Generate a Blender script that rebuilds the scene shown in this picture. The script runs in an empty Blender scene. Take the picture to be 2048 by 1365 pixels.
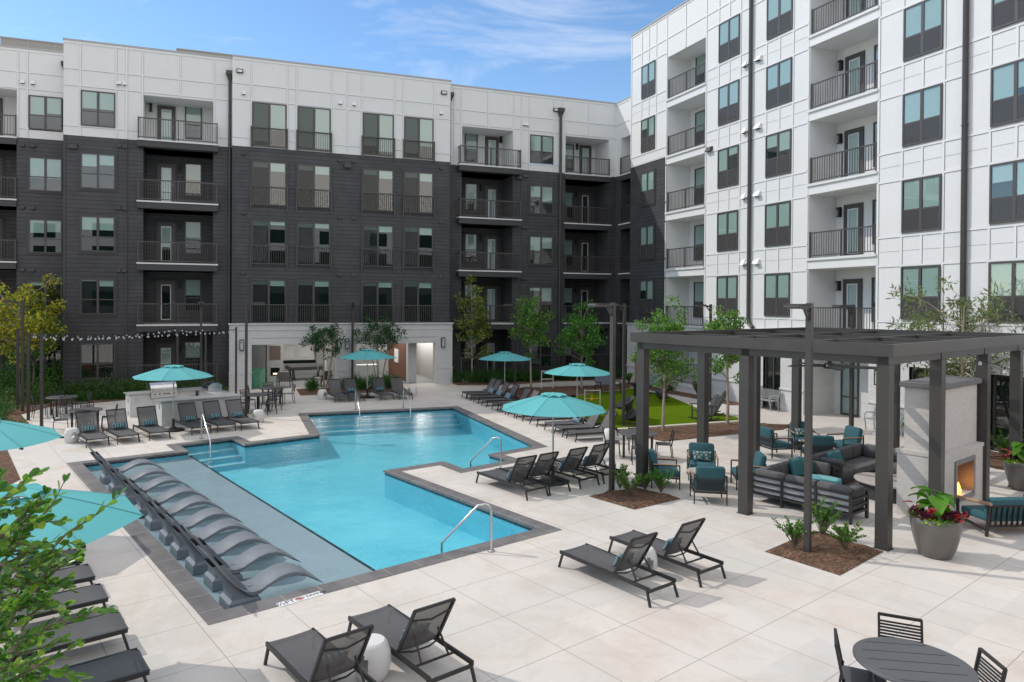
import bpy, math, random
from mathutils import Vector, Matrix
from mathutils.geometry import tessellate_polygon
R_ = math.radians
sc = bpy.context.scene
col = sc.collection
# ---------------------------------------------------------------- camera
AL = 19.32                      # angle between the view axis grid and the long dark facade
CAMP = Vector((-0.951, -37.536, 4.5))
FPX, CX, CY = 1395.97, 913.57, 618.93
_p, _r = .00768437, .0058271
_Rp = Matrix(((1, 0, 0), (0, -math.sin(_p), math.cos(_p)), (0, -math.cos(_p), -math.sin(_p))))
_Rr = Matrix(((math.cos(_r), math.sin(_r), 0), (-math.sin(_r), math.cos(_r), 0), (0, 0, 1)))
CM = Matrix.Rotation(-R_(AL), 3, 'Z') @ _Rp @ _Rr     # columns: right, down, forward
cd = bpy.data.cameras.new('camera'); cam = bpy.data.objects.new('camera', cd); col.objects.link(cam)
cd.sensor_width = 36; cd.lens = FPX / 2048 * 36
cd.shift_x = (1024 - CX) / 2048; cd.shift_y = -(682.5 - CY) / 2048
cd.clip_start = .05; cd.clip_end = 2000
rot = Matrix((CM.col[0], -CM.col[1], -CM.col[2])).transposed()
cam.matrix_world = Matrix.Translation(CAMP) @ rot.to_4x4()
sc.camera = cam
def W(x, y, z=0.0):
    """point of the place at height z that the survey photo shows at (x, y)"""
    d = CM @ Vector(((x - CX) / FPX, (y - CY) / FPX, 1))
    t = (z - CAMP.z) / d.z
    return Vector((CAMP.x + d.x * t, CAMP.y + d.y * t, z))
# ---------------------------------------------------------------- sky and sun
SUN_AZ = R_(142)                # direction towards the sun, ccw from +x
SUN_EL = R_(43)
wd = bpy.data.worlds.new('World'); sc.world = wd; wd.use_nodes = True
nt = wd.node_tree; N = nt.nodes; L = nt.links
sky = N.new('ShaderNodeTexSky'); sky.sky_type = 'NISHITA'; sky.sun_disc = False
sky.sun_elevation = SUN_EL; sky.sun_rotation = R_(90) - SUN_AZ
sky.dust_density = 0.15; sky.ozone_density = 2.2; sky.air_density = 1.0
tc = N.new('ShaderNodeTexCoord')
mp = N.new('ShaderNodeMapping'); mp.inputs['Scale'].default_value = (1.0, 1.0, 3.2); mp.inputs['Rotation'].default_value = (.25, .3, .5)
nz = N.new('ShaderNodeTexNoise'); nz.inputs['Scale'].default_value = 2.6; nz.inputs['Detail'].default_value = 9; nz.inputs['Roughness'].default_value = .6; nz.inputs['Distortion'].default_value = .9
L.new(tc.outputs['Generated'], mp.inputs[0]); L.new(mp.outputs[0], nz.inputs[0])
rp = N.new('ShaderNodeValToRGB'); rp.color_ramp.elements[0].position = .53; rp.color_ramp.elements[1].position = .92
rp.color_ramp.elements[1].color = (.5, .5, .5, 1)
L.new(nz.outputs[0], rp.inputs[0])
# unseen bright cloud overhead and behind the camera, added as fill for the shade
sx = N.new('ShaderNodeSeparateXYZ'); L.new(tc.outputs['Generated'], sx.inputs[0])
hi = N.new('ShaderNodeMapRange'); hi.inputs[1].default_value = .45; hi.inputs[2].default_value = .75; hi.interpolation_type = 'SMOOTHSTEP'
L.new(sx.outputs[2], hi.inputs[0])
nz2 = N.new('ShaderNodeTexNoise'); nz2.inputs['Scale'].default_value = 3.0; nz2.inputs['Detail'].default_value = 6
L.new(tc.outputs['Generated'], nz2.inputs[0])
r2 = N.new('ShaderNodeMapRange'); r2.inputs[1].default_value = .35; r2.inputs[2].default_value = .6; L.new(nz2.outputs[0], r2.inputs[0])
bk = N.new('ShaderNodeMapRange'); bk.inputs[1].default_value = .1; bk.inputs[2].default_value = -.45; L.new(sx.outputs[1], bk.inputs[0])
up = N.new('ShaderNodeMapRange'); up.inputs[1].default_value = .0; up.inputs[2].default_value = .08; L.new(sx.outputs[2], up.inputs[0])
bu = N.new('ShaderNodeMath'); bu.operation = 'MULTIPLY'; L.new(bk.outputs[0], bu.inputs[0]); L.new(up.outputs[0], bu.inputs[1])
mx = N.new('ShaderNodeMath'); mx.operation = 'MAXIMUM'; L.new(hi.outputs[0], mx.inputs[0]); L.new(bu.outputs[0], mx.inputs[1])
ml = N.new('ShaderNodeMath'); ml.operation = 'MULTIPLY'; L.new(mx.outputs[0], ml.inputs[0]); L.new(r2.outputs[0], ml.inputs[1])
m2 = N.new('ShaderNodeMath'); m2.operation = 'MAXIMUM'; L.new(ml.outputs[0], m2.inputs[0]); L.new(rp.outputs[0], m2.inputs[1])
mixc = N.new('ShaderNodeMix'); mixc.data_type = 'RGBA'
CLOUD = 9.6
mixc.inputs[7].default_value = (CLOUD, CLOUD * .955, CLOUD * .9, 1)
hsn = N.new('ShaderNodeHueSaturation'); hsn.inputs['Saturation'].default_value = 1.12; hsn.inputs['Value'].default_value = 1.12; L.new(sky.outputs[0], hsn.inputs['Color'])
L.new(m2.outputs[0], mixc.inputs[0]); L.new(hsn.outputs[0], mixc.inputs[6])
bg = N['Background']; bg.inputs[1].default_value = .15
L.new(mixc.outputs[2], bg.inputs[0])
sl = bpy.data.lights.new('sun', 'SUN'); sl.energy = 2.1; sl.angle = R_(.5); sl.color = (1, .94, .845)
so = bpy.data.objects.new('sun', sl); col.objects.link(so)
sd = Vector((math.cos(SUN_AZ) * math.cos(SUN_EL), math.sin(SUN_AZ) * math.cos(SUN_EL), math.sin(SUN_EL)))
so.rotation_euler = sd.to_track_quat('Z', 'Y').to_euler()
so.location = (0, 0, 60)
sc.view_settings.view_transform = 'Standard'; sc.view_settings.look = 'None'
sc.view_settings.exposure = .18; sc.view_settings.gamma = 1
try:
    sc.cycles.max_bounces = 8; sc.cycles.transparent_max_bounces = 16; sc.cycles.use_denoising = True
    sc.cycles.caustics_reflective = False; sc.cycles.caustics_refractive = False
except Exception: pass
# ---------------------------------------------------------------- materials
MATS = {}
def mat(name, c, rough=.6, metal=0, var=.0, vs=3.0, bump=0, bs=40, spec=.5, rnd=0, tr=0, coord='Object'):
    m = bpy.data.materials.new(name); m.use_nodes = True; MATS[name] = m
    n = m.node_tree.nodes; l = m.node_tree.links; b = n['Principled BSDF']
    b.inputs['Roughness'].default_value = rough; b.inputs['Metallic'].default_value = metal
    b.inputs['Specular IOR Level'].default_value = spec
    b.inputs['Base Color'].default_value = (*c, 1)
    cur = None
    if var or rnd:
        t = n.new('ShaderNodeTexCoord'); hv = n.new('ShaderNodeHueSaturation'); hv.inputs['Color'].default_value = (*c, 1)
        z = n.new('ShaderNodeTexNoise'); z.inputs['Scale'].default_value = vs; z.inputs['Detail'].default_value = 6; z.inputs['Roughness'].default_value = .65
        l.new(t.outputs[coord], z.inputs[0])
        mr = n.new('ShaderNodeMapRange'); mr.inputs[1].default_value = .25; mr.inputs[2].default_value = .75
        mr.inputs[3].default_value = 1 - var; mr.inputs[4].default_value = 1 + var
        l.new(z.outputs[0], mr.inputs[0])
        last = mr.outputs[0]
        if rnd:
            g = n.new('ShaderNodeNewGeometry'); m3 = n.new('ShaderNodeMapRange'); m3.inputs[3].default_value = 1 - rnd; m3.inputs[4].default_value = 1 + rnd
            l.new(g.outputs['Random Per Island'], m3.inputs[0])
            mm = n.new('ShaderNodeMath'); mm.operation = 'MULTIPLY'; l.new(last, mm.inputs[0]); l.new(m3.outputs[0], mm.inputs[1]); last = mm.outputs[0]
        l.new(last, hv.inputs['Value']); l.new(hv.outputs[0], b.inputs['Base Color'])
    if bump:
        t = n.new('ShaderNodeTexCoord'); z = n.new('ShaderNodeTexNoise'); z.inputs['Scale'].default_value = bs; z.inputs['Detail'].default_value = 4
        l.new(t.outputs[coord], z.inputs[0]); bp = n.new('ShaderNodeBump'); bp.inputs['Strength'].default_value = bump; bp.inputs['Distance'].default_value = .01
        l.new(z.outputs[0], bp.inputs['Height']); l.new(bp.outputs[0], b.inputs['Normal'])
    if tr:
        o = n['Material Output']; ms = n.new('ShaderNodeMixShader'); ms.inputs[0].default_value = tr
        tb = n.new('ShaderNodeBsdfTransparent'); l.new(b.outputs[0], ms.inputs[1]); l.new(tb.outputs[0], ms.inputs[2]); l.new(ms.outputs[0], o.inputs[0])
    return m
def nodes(m): return m.node_tree.nodes, m.node_tree.links, m.node_tree.nodes['Principled BSDF']
def mth(n, l, op, a, b=None, clamp=False):
    q = n.new('ShaderNodeMath'); q.operation = op; q.use_clamp = clamp
    for i, v in enumerate((a, b)):
        if v is None: continue
        if isinstance(v, (int, float)): q.inputs[i].default_value = v
        else: l.new(v, q.inputs[i])
    return q.outputs[0]
metal_d = mat('dark_metal', (.035, .034, .034), .45, .3, .12, 4)
metal_b = mat('bronze_metal', (.062, .057, .053), .42, .2, .1, 3)
pergola_m = mat('pergola_paint', (.058, .053, .049), .4, .1, .14, 2.5)
rail_m = mat('rail_paint', (.08, .074, .07), .45, .1)
steel = mat('stainless', (.62, .62, .62), .22, 1.0, .06, 5)
galv = mat('galvanised', (.5, .51, .53), .4, .7, .1, 5)
frame_m = mat('window_frame', (.075, .068, .064), .45)
casing_m = mat('dark_casing', (.05, .05, .052), .6)
whitep = mat('white_trim', (.74, .74, .735), .6)
seam_m = mat('seam_and_shade_grey', (.4, .4, .4), .8)  # joint and cap grey; round the battens it stands in for shadow
conc_w = mat('slab_edge', (.68, .68, .67), .7, 0, .06, 3)
soffit_m = mat('soffit_panel', (.55, .54, .53), .8)
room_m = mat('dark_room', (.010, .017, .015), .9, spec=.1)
room2_m = mat('room_wall', (.5, .52, .52), .8, 0, .1, 1)
blind_m = mat('roller_blind', (.56, .61, .59), .8)
blind2_m = mat('door_blind', (.75, .77, .77), .8)
sling = mat('sling_mesh', (.082, .08, .084), .65, 0, .1, 6, .3, 350, tr=.03)
sling2 = mat('sling_back', (.115, .108, .108), .7, 0, .1, 6, tr=.13)
ceram = mat('white_ceramic', (.62, .615, .6), .5, 0, .04, 2)
teal = mat('teal_canvas', (.115, .455, .475), .8, 0, .07, 1.6, .35, 7)
slide_m = mat('slider_screen', (.02, .024, .026), .8, tr=.5)
seam_teal = mat('canopy_seam', (.075, .33, .35), .8)
tealin = mat('teal_canvas_vent', (.12, .48, .495), .75, 0, .05, 3)
umbw = mat('pole_silver', (.5, .5, .5), .4, .6)
black = mat('black_plastic', (.012, .012, .013), .5)
ledge_m = mat('rotomoulded_grey', (.17, .19, .215), .5, 0, .12, 4, .15, 120)
tealc = mat('teal_cushion', (.03, .105, .125), .85, 0, .1, 5, .3, 60)
aqua_c = mat('aqua_pillow', (.16, .40, .41), .85, 0, .1, 8)
greenp = mat('green_pillow', (.035, .16, .17), .85, 0, .1, 8)
sofa_c = mat('grey_cushion', (.105, .102, .105), .85, 0, .08, 5, .3, 60)
sofa_w = mat('white_weave', (.42, .43, .45), .8, 0, .12, 30, .5, 90)
wood = mat('teak', (.36, .22, .13), .5, 0, .2, 8)
stone_t = mat('travertine', (.42, .38, .35), .6, 0, .12, 6)
wicker = mat('dark_weave', (.045, .043, .044), .7, 0, .2, 40, .6, 90)
pot_m = mat('pot_glaze', (.16, .15, .138), .3, .25, .08, 3)
granite = mat('granite_top', (.33, .34, .35), .3, 0, .22, 45)
bark = mat('bark', (.17, .13, .095), .9, 0, .35, 9, .6, 30)
bark2 = mat('pale_bark', (.33, .27, .21), .85, 0, .3, 8, .4, 30)
charc = mat('charcoal_plastic', (.05, .05, .054), .6, 0, .08, 3)
tblack = mat('table_grey', (.095, .098, .102), .45, 0, .06, 3)
brickred = mat('wood_block', (.33, .13, .09), .7, 0, .25, 6)
yellow = mat('yellow_pipe', (.7, .42, .02), .5)
white_b = mat('board_white', (.72, .72, .73), .5)
bulb_m = mat('clear_bulb', (.5, .52, .52), .15)
kerb_m = mat('pale_kerb', (.62, .56, .48), .8, 0, .15, 4)
ledge_blk = mat('green_planter', (.09, .30, .19), .6, 0, .35, 3)
# leaves: colour varies from leaf to leaf, light passes through
def leafmat(name, c1, c2, tl=.35, rough=.45, c3=None):
    m = bpy.data.materials.new(name); m.use_nodes = True
    n, l, b = nodes(m)
    g = n.new('ShaderNodeNewGeometry'); r = n.new('ShaderNodeValToRGB')
    r.color_ramp.elements[0].color = (*c1, 1); r.color_ramp.elements[1].color = (*c2, 1)
    if c3: e = r.color_ramp.elements.new(.85); e.color = (*c2, 1); r.color_ramp.elements[-1].color = (*c3, 1)
    l.new(g.outputs['Random Per Island'], r.inputs[0]); l.new(r.outputs[0], b.inputs['Base Color'])
    b.inputs['Roughness'].default_value = rough; b.inputs['Specular IOR Level'].default_value = .35
    t = n.new('ShaderNodeBsdfTranslucent'); hs = n.new('ShaderNodeHueSaturation'); hs.inputs['Value'].default_value = 1.5; hs.inputs['Saturation'].default_value = 1.1
    l.new(r.outputs[0], hs.inputs['Color']); l.new(hs.outputs[0], t.inputs[0])
    ms = n.new('ShaderNodeMixShader'); ms.inputs[0].default_value = tl
    l.new(b.outputs[0], ms.inputs[1]); l.new(t.outputs[0], ms.inputs[2]); l.new(ms.outputs[0], n['Material Output'].inputs[0])
    return m
lf_maple = leafmat('maple_leaf', (0.059, 0.126, 0.034), (0.220, 0.288, 0.059), c3=(0.439, 0.254, 0.101))
lf_yellow = leafmat('yellow_maple_leaf', (0.081, 0.135, 0.027), (0.405, 0.405, 0.041), c3=(0.608, 0.459, 0.041))
lf_green = leafmat('green_leaf', (0.034, 0.126, 0.025), (0.135, 0.338, 0.051))
lf_bright = leafmat('oak_leaf', (.046, .13, .03), (.19, .35, .055))
lf_myrtle = leafmat('myrtle_leaf', (0.016, 0.061, 0.024), (0.047, 0.135, 0.041))
lf_olive = leafmat('willow_leaf', (0.081, 0.135, 0.041), (0.216, 0.270, 0.108), c3=(0.162, 0.095, 0.061))
lf_front = leafmat('glossy_leaf', (.03, .105, .02), (.16, .32, .05), .35, .3, c3=(.34, .48, .07))
lf_hedge = leafmat('hedge_leaf', (0.027, 0.068, 0.016), (0.095, 0.176, 0.034))
lf_bright2 = leafmat('shrub_leaf', (0.041, 0.108, 0.027), (0.162, 0.324, 0.054))
lf_grass = leafmat('liriope_leaf', (0.020, 0.068, 0.016), (0.068, 0.176, 0.034))
lf_lime = leafmat('lime_leaf', (.20, .36, .02), (.38, .55, .04))
lf_purple = leafmat('purple_leaf', (.05, .012, .03), (.13, .02, .05))
lf_red = leafmat('caladium_leaf', (.35, .03, .05), (.6, .10, .12))
lf_ear = leafmat('elephant_ear_leaf', (.07, .20, .02), (.14, .34, .03))

def glow(m, c, f):
    n, l, b = m.node_tree.nodes, m.node_tree.links, m.node_tree.nodes['Principled BSDF']
    t = n.new('ShaderNodeBsdfTranslucent'); t.inputs[0].default_value = (*c, 1); ms = n.new('ShaderNodeMixShader'); ms.inputs[0].default_value = f
    l.new(b.outputs[0], ms.inputs[1]); l.new(t.outputs[0], ms.inputs[2]); l.new(ms.outputs[0], n['Material Output'].inputs[0])
glow(teal, (.10, .45, .47), .18); glow(tealin, (.10, .45, .47), .18)
# patterned materials -----------------------------------------------------
def pattern_mat(name): m = mat(name, (.5, .5, .5), .7); return (m, *nodes(m))
def posxyz(n, l, ang=0.0, ob=False):
    if ob: s = n.new('ShaderNodeTexCoord').outputs['Object']
    else: s = n.new('ShaderNodeNewGeometry').outputs['Position']
    if ang:
        v = n.new('ShaderNodeVectorRotate'); v.rotation_type = 'Z_AXIS'; v.inputs['Angle'].default_value = -ang; l.new(s, v.inputs[0]); s = v.outputs[0]
    x = n.new('ShaderNodeSeparateXYZ'); l.new(s, x.inputs[0]); return s, x.outputs[0], x.outputs[1], x.outputs[2]
def rgbmix(n, l, f, a, b, bt='MIX'):
    q = n.new('ShaderNodeMix'); q.data_type = 'RGBA'; q.blend_type = bt
    if isinstance(f, (int, float)): q.inputs[0].default_value = f
    else: l.new(f, q.inputs[0])
    for i, v in ((6, a), (7, b)):
        if isinstance(v, tuple): q.inputs[i].default_value = (*v, 1)
        else: l.new(v, q.inputs[i])
    return q.outputs[2]
def noise(n, l, vec, scale, detail=5, rough=.6, lo=None, hi=None, dist=0):
    z = n.new('ShaderNodeTexNoise'); z.inputs['Scale'].default_value = scale; z.inputs['Detail'].default_value = detail
    z.inputs['Roughness'].default_value = rough; z.inputs['Distortion'].default_value = dist; l.new(vec, z.inputs[0])
    if lo is None: return z.outputs[0]
    m = n.new('ShaderNodeMapRange'); m.inputs[1].default_value = lo; m.inputs[2].default_value = hi; l.new(z.outputs[0], m.inputs[0]); return m.outputs[0]
def line_mask(n, l, v, period, width, off=0.0):      # 1 on a thin line every period
    a = mth(n, l, 'ADD', v, off); a = mth(n, l, 'DIVIDE', a, period); a = mth(n, l, 'FRACT', a)
    a = mth(n, l, 'SUBTRACT', a, .5); a = mth(n, l, 'ABSOLUTE', a)
    return mth(n, l, 'GREATER_THAN', a, .5 - width / period / 2)
def setbump(n, l, b, h, s=.5, d=.01):
    q = n.new('ShaderNodeBump'); q.inputs['Strength'].default_value = s; q.inputs['Distance'].default_value = d
    l.new(h, q.inputs['Height']); l.new(q.outputs[0], b.inputs['Normal'])
PA = R_(17.7)                                         # the pool grid
# lap siding
def lap(name, c):
    m, n, l, b = pattern_mat(name); p, x, y, z = posxyz(n, l)
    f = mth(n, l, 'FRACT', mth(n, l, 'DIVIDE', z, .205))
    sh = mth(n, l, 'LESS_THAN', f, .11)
    st = mth(n, l, 'FLOOR', mth(n, l, 'DIVIDE', z, .205))
    cb = n.new('ShaderNodeCombineXYZ'); l.new(mth(n, l, 'MULTIPLY', mth(n, l, 'ADD', x, y), .28), cb.inputs[0]); l.new(st, cb.inputs[2])
    w = n.new('ShaderNodeTexWhiteNoise'); w.noise_dimensions = '3D'; 
    fl = n.new('ShaderNodeVectorMath'); fl.operation = 'FLOOR'; l.new(cb.outputs[0], fl.inputs[0]); l.new(fl.outputs[0], w.inputs[0])
    mr = n.new('ShaderNodeMapRange'); mr.inputs[3].default_value = .93; mr.inputs[4].default_value = 1.07; l.new(w.outputs[0], mr.inputs[0])
    hv = n.new('ShaderNodeHueSaturation'); hv.inputs['Color'].default_value = (*c, 1)
    l.new(mth(n, l, 'MULTIPLY', mr.outputs[0], mth(n, l, 'ADD', noise(n, l, p, 1.2, 4), .5)), hv.inputs['Value'])
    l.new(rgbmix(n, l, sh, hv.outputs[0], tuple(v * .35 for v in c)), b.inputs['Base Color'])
    setbump(n, l, b, f, .8, .03); b.inputs['Roughness'].default_value = .6
    return m
siding = lap('lap_siding', (.066, .066, .071))
def panel(name, c):
    m, n, l, b = pattern_mat(name); p, x, y, z = posxyz(n, l)
    hv = n.new('ShaderNodeHueSaturation'); hv.inputs['Color'].default_value = (*c, 1)
    mr = n.new('ShaderNodeMapRange'); mr.inputs[3].default_value = .96; mr.inputs[4].default_value = 1.03; l.new(noise(n, l, p, .8, 6, .7), mr.inputs[0])
    st = n.new('ShaderNodeMapping'); st.inputs['Scale'].default_value = (5, 5, .25); l.new(p, st.inputs[0])
    m5 = n.new('ShaderNodeMapRange'); m5.inputs[1].default_value = .55; m5.inputs[2].default_value = .85; m5.inputs[3].default_value = 1; m5.inputs[4].default_value = .93; l.new(noise(n, l, st.outputs[0], 1.5, 5, .7), m5.inputs[0])
    l.new(mth(n, l, 'MULTIPLY', mr.outputs[0], m5.outputs[0]), hv.inputs['Value']); l.new(hv.outputs[0], b.inputs['Base Color'])
    setbump(n, l, b, mth(n, l, 'ADD', noise(n, l, p, .9, 2), mth(n, l, 'MULTIPLY', noise(n, l, p, 9, 5), .15)), .5, .03); return m
white = panel('white_panel', (.72, .72, .715))
def brick(name, c, mort, sx=.21, sz=.07, bs=.5, ob=False):
    m, n, l, b = pattern_mat(name); p, x, y, z = posxyz(n, l, 0, ob)
    cb = n.new('ShaderNodeCombineXYZ'); l.new(mth(n, l, 'ADD', x, y), cb.inputs[0]); l.new(z, cb.inputs[1])
    t = n.new('ShaderNodeTexBrick'); l.new(cb.outputs[0], t.inputs[0]); t.inputs['Scale'].default_value = 1
    t.inputs['Brick Width'].default_value = sx; t.inputs['Row Height'].default_value = sz; t.inputs['Mortar Size'].default_value = .008
    t.inputs['Color1'].default_value = (*c, 1); t.inputs['Color2'].default_value = (*[v * .9 for v in c], 1); t.inputs['Mortar'].default_value = (*mort, 1)
    q = rgbmix(n, l, noise(n, l, p, 1.5, 5, .6, .3, .8), t.outputs[0], tuple(v * .88 for v in c)); l.new(rgbmix(n, l, .5, t.outputs[0], q), b.inputs['Base Color'])
    setbump(n, l, b, mth(n, l, 'SUBTRACT', 1, t.outputs[1]), bs, .012); b.inputs['Roughness'].default_value = .75
    return m
wbrick = brick('white_brick', (.66, .66, .655), (.5, .5, .5))
fbrick = brick('fireplace_brick', (.60, .565, .53), (.53, .50, .47), bs=.3, ob=True)
rbrick = brick('lounge_brick', (.16, .065, .04), (.06, .03, .025), .6, .2)
# concrete deck with sawn joints
def deckmat():
    m, n, l, b = pattern_mat('deck_concrete'); p, x, y, z = posxyz(n, l, PA)
    j = mth(n, l, 'MAXIMUM', line_mask(n, l, x, 1.2, .011, JO[0]), line_mask(n, l, y, 1.2, .011, JO[1]))
    cb = n.new('ShaderNodeCombineXYZ')
    l.new(mth(n, l, 'FLOOR', mth(n, l, 'ADD', mth(n, l, 'DIVIDE', mth(n, l, 'ADD', x, JO[0]), 1.2), .5)), cb.inputs[0])
    l.new(mth(n, l, 'FLOOR', mth(n, l, 'ADD', mth(n, l, 'DIVIDE', mth(n, l, 'ADD', y, JO[1]), 1.2), .5)), cb.inputs[1])
    w = n.new('ShaderNodeTexWhiteNoise'); l.new(cb.outputs[0], w.inputs[0])
    base = rgbmix(n, l, w.outputs[0], (.56, .535, .50), (.64, .595, .55))
    base = rgbmix(n, l, noise(n, l, p, .35, 6, .62, .48, .72), base, (.63, .56, .50))
    base = rgbmix(n, l, noise(n, l, p, .8, 8, .72, .46, .82, .7), base, (.49, .42, .345))
    mr = n.new('ShaderNodeMapRange'); mr.inputs[3].default_value = .90; mr.inputs[4].default_value = 1.06; l.new(noise(n, l, p, 9, 9, .75), mr.inputs[0])
    hv = n.new('ShaderNodeHueSaturation'); l.new(base, hv.inputs['Color']); l.new(mr.outputs[0], hv.inputs['Value'])
    l.new(rgbmix(n, l, j, hv.outputs[0], (.30, .27, .24)), b.inputs['Base Color'])
    b.inputs['Roughness'].default_value = .78; setbump(n, l, b, noise(n, l, p, 60, 4), .12, .01)
    return m
_q = Vector((math.cos(PA), math.sin(PA), 0)); _e = Vector((-math.sin(PA), math.cos(PA), 0))
_j = W(907.7, 1178.5); JO = (-(_j @ _q) + .6 * 0, -(_j @ _e))
JO = (JO[0] + .0, JO[1] + .0)
deck_m = deckmat()
def copingmat():
    m, n, l, b = pattern_mat('coping_tile'); p, x, y, z = posxyz(n, l, PA)
    j = mth(n, l, 'MAXIMUM', line_mask(n, l, x, .61, .012, .1), line_mask(n, l, y, .61, .012, .2))
    cb = n.new('ShaderNodeCombineXYZ')
    l.new(mth(n, l, 'FLOOR', mth(n, l, 'ADD', mth(n, l, 'DIVIDE', mth(n, l, 'ADD', x, .1), .61), .5)), cb.inputs[0])
    l.new(mth(n, l, 'FLOOR', mth(n, l, 'ADD', mth(n, l, 'DIVIDE', mth(n, l, 'ADD', y, .2), .61), .5)), cb.inputs[1])
    w = n.new('ShaderNodeTexWhiteNoise'); l.new(cb.outputs[0], w.inputs[0])
    base = rgbmix(n, l, w.outputs[0], (.105, .10, .102), (.165, .155, .155))
    base = rgbmix(n, l, noise(n, l, p, 6, 6, .7, .35, .8), base, (.19, .18, .175))
    l.new(rgbmix(n, l, j, base, (.34, .32, .30)), b.inputs['Base Color']); b.inputs['Roughness'].default_value = .6
    setbump(n, l, b, noise(n, l, p, 40, 4), .2, .01); return m
coping_m = copingmat()
def mulchmat():
    m, n, l, b = pattern_mat('bark_mulch'); p, x, y, z = posxyz(n, l)
    v = n.new('ShaderNodeTexVoronoi'); v.inputs['Scale'].default_value = 26
    mpn = n.new('ShaderNodeMapping'); mpn.inputs['Scale'].default_value = (1, 2.2, 1); mpn.inputs['Rotation'].default_value = (0, 0, .6); l.new(p, mpn.inputs[0]); l.new(mpn.outputs[0], v.inputs[0])
    r = n.new('ShaderNodeValToRGB'); r.color_ramp.elements[0].color = (.07, .036, .022, 1); r.color_ramp.elements[1].color = (.46, .28, .17, 1)
    e = r.color_ramp.elements.new(.55); e.color = (.2, .105, .062, 1)
    sp = n.new('ShaderNodeSeparateColor'); l.new(v.outputs['Color'], sp.inputs[0]); l.new(sp.outputs[0], r.inputs[0])
    l.new(rgbmix(n, l, noise(n, l, p, 3, 5, .6, .35, .75), r.outputs[0], (.14, .075, .045)), b.inputs['Base Color'])
    setbump(n, l, b, mth(n, l, 'ADD', v.outputs['Distance'], noise(n, l, p, 50)), 1.0, .04); b.inputs['Roughness'].default_value = .95
    return m
mulch_m = mulchmat()
def grassmat():
    m, n, l, b = pattern_mat('lawn_turf'); p, x, y, z = posxyz(n, l)
    base = rgbmix(n, l, noise(n, l, p, 60, 4, .7), (.065, .135, .003), (.145, .225, .008))
    l.new(rgbmix(n, l, noise(n, l, p, .7, 4, .6, .35, .7), base, (.105, .17, .005)), b.inputs['Base Color'])
    setbump(n, l, b, noise(n, l, p, 140, 3), .8, .02); b.inputs['Roughness'].default_value = 1; b.inputs['Specular IOR Level'].default_value = .05; return m
turf_m = grassmat()
def tilemat():
    m, n, l, b = pattern_mat('waterline_tile'); p, x, y, z = posxyz(n, l, PA)
    cb = n.new('ShaderNodeCombineXYZ'); fl = n.new('ShaderNodeVectorMath'); fl.operation = 'FLOOR'
    sc2 = n.new('ShaderNodeVectorMath'); sc2.operation = 'SCALE'; sc2.inputs['Scale'].default_value = 12; l.new(p, sc2.inputs[0]); l.new(sc2.outputs[0], fl.inputs[0])
    w = n.new('ShaderNodeTexWhiteNoise'); l.new(fl.outputs[0], w.inputs[0])
    l.new(rgbmix(n, l, w.outputs[0], (.008, .014, .022), (.05, .075, .095)), b.inputs['Base Color']); b.inputs['Roughness'].default_value = .2; return m
tile_m = tilemat()
def plaster(name, c, c2):
    m, n, l, b = pattern_mat(name); p, x, y, z = posxyz(n, l)
    a = rgbmix(n, l, noise(n, l, p, .55, 6, .6, .32, .68, .6), c, c2)
    a = rgbmix(n, l, noise(n, l, p, 22, 4, .6, .35, .8), a, tuple(min(1, v * 1.12) for v in c2))
    l.new(a, b.inputs['Base Color']); b.inputs['Roughness'].default_value = .8; return m
basin_m = plaster('pool_plaster', (.07, .43, .56), (.15, .585, .70))
shelf_m = plaster('shelf_plaster', (.235, .31, .35), (.285, .36, .40))
def water():
    m = bpy.data.materials.new('pool_water'); m.use_nodes = True; n, l, b = nodes(m)
    n.remove(b); p, x, y, z = posxyz(n, l)
    t = n.new('ShaderNodeBsdfTransparent'); t.inputs[0].default_value = (.92, .98, .99, 1)
    g = n.new('ShaderNodeBsdfGlossy'); g.inputs['Roughness'].default_value = .04; g.inputs[0].default_value = (.9, .93, .95, 1)
    lw = n.new('ShaderNodeLayerWeight'); lw.inputs[0].default_value = .5; fz = mth(n, l, 'ADD', mth(n, l, 'MULTIPLY', mth(n, l, 'POWER', lw.outputs['Facing'], 5), .98), .022)
    h = mth(n, l, 'ADD', noise(n, l, p, 2.2, 3, .5), mth(n, l, 'MULTIPLY', noise(n, l, p, 11, 4, .6, dist=.8), .3))
    bp = n.new('ShaderNodeBump'); bp.inputs['Strength'].default_value = .3; bp.inputs['Distance'].default_value = .05
    l.new(h, bp.inputs['Height']); l.new(bp.outputs[0], g.inputs['Normal']); l.new(bp.outputs[0], lw.inputs['Normal'])
    ms = n.new('ShaderNodeMixShader'); l.new(fz, ms.inputs[0]); l.new(t.outputs[0], ms.inputs[1]); l.new(g.outputs[0], ms.inputs[2])
    l.new(ms.outputs[0], n['Material Output'].inputs[0]); return m
water_m = water()
def glass(name, tint=(.74, .86, .835), ior=2.3, rough=.0):
    m = bpy.data.materials.new(name); m.use_nodes = True; n, l, b = nodes(m); n.remove(b)
    t = n.new('ShaderNodeBsdfTransparent'); t.inputs[0].default_value = (*tint, 1)
    g = n.new('ShaderNodeBsdfGlossy'); g.inputs['Roughness'].default_value = rough
    lw = n.new('ShaderNodeLayerWeight'); lw.inputs[0].default_value = .5; f0 = ((ior - 1) / (ior + 1)) ** 2; fz = mth(n, l, 'ADD', mth(n, l, 'MULTIPLY', mth(n, l, 'POWER', lw.outputs['Facing'], 5), 1 - f0), f0)
    ms = n.new('ShaderNodeMixShader'); l.new(fz, ms.inputs[0]); l.new(t.outputs[0], ms.inputs[1]); l.new(g.outputs[0], ms.inputs[2])
    l.new(ms.outputs[0], n['Material Output'].inputs[0]); return m
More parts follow.
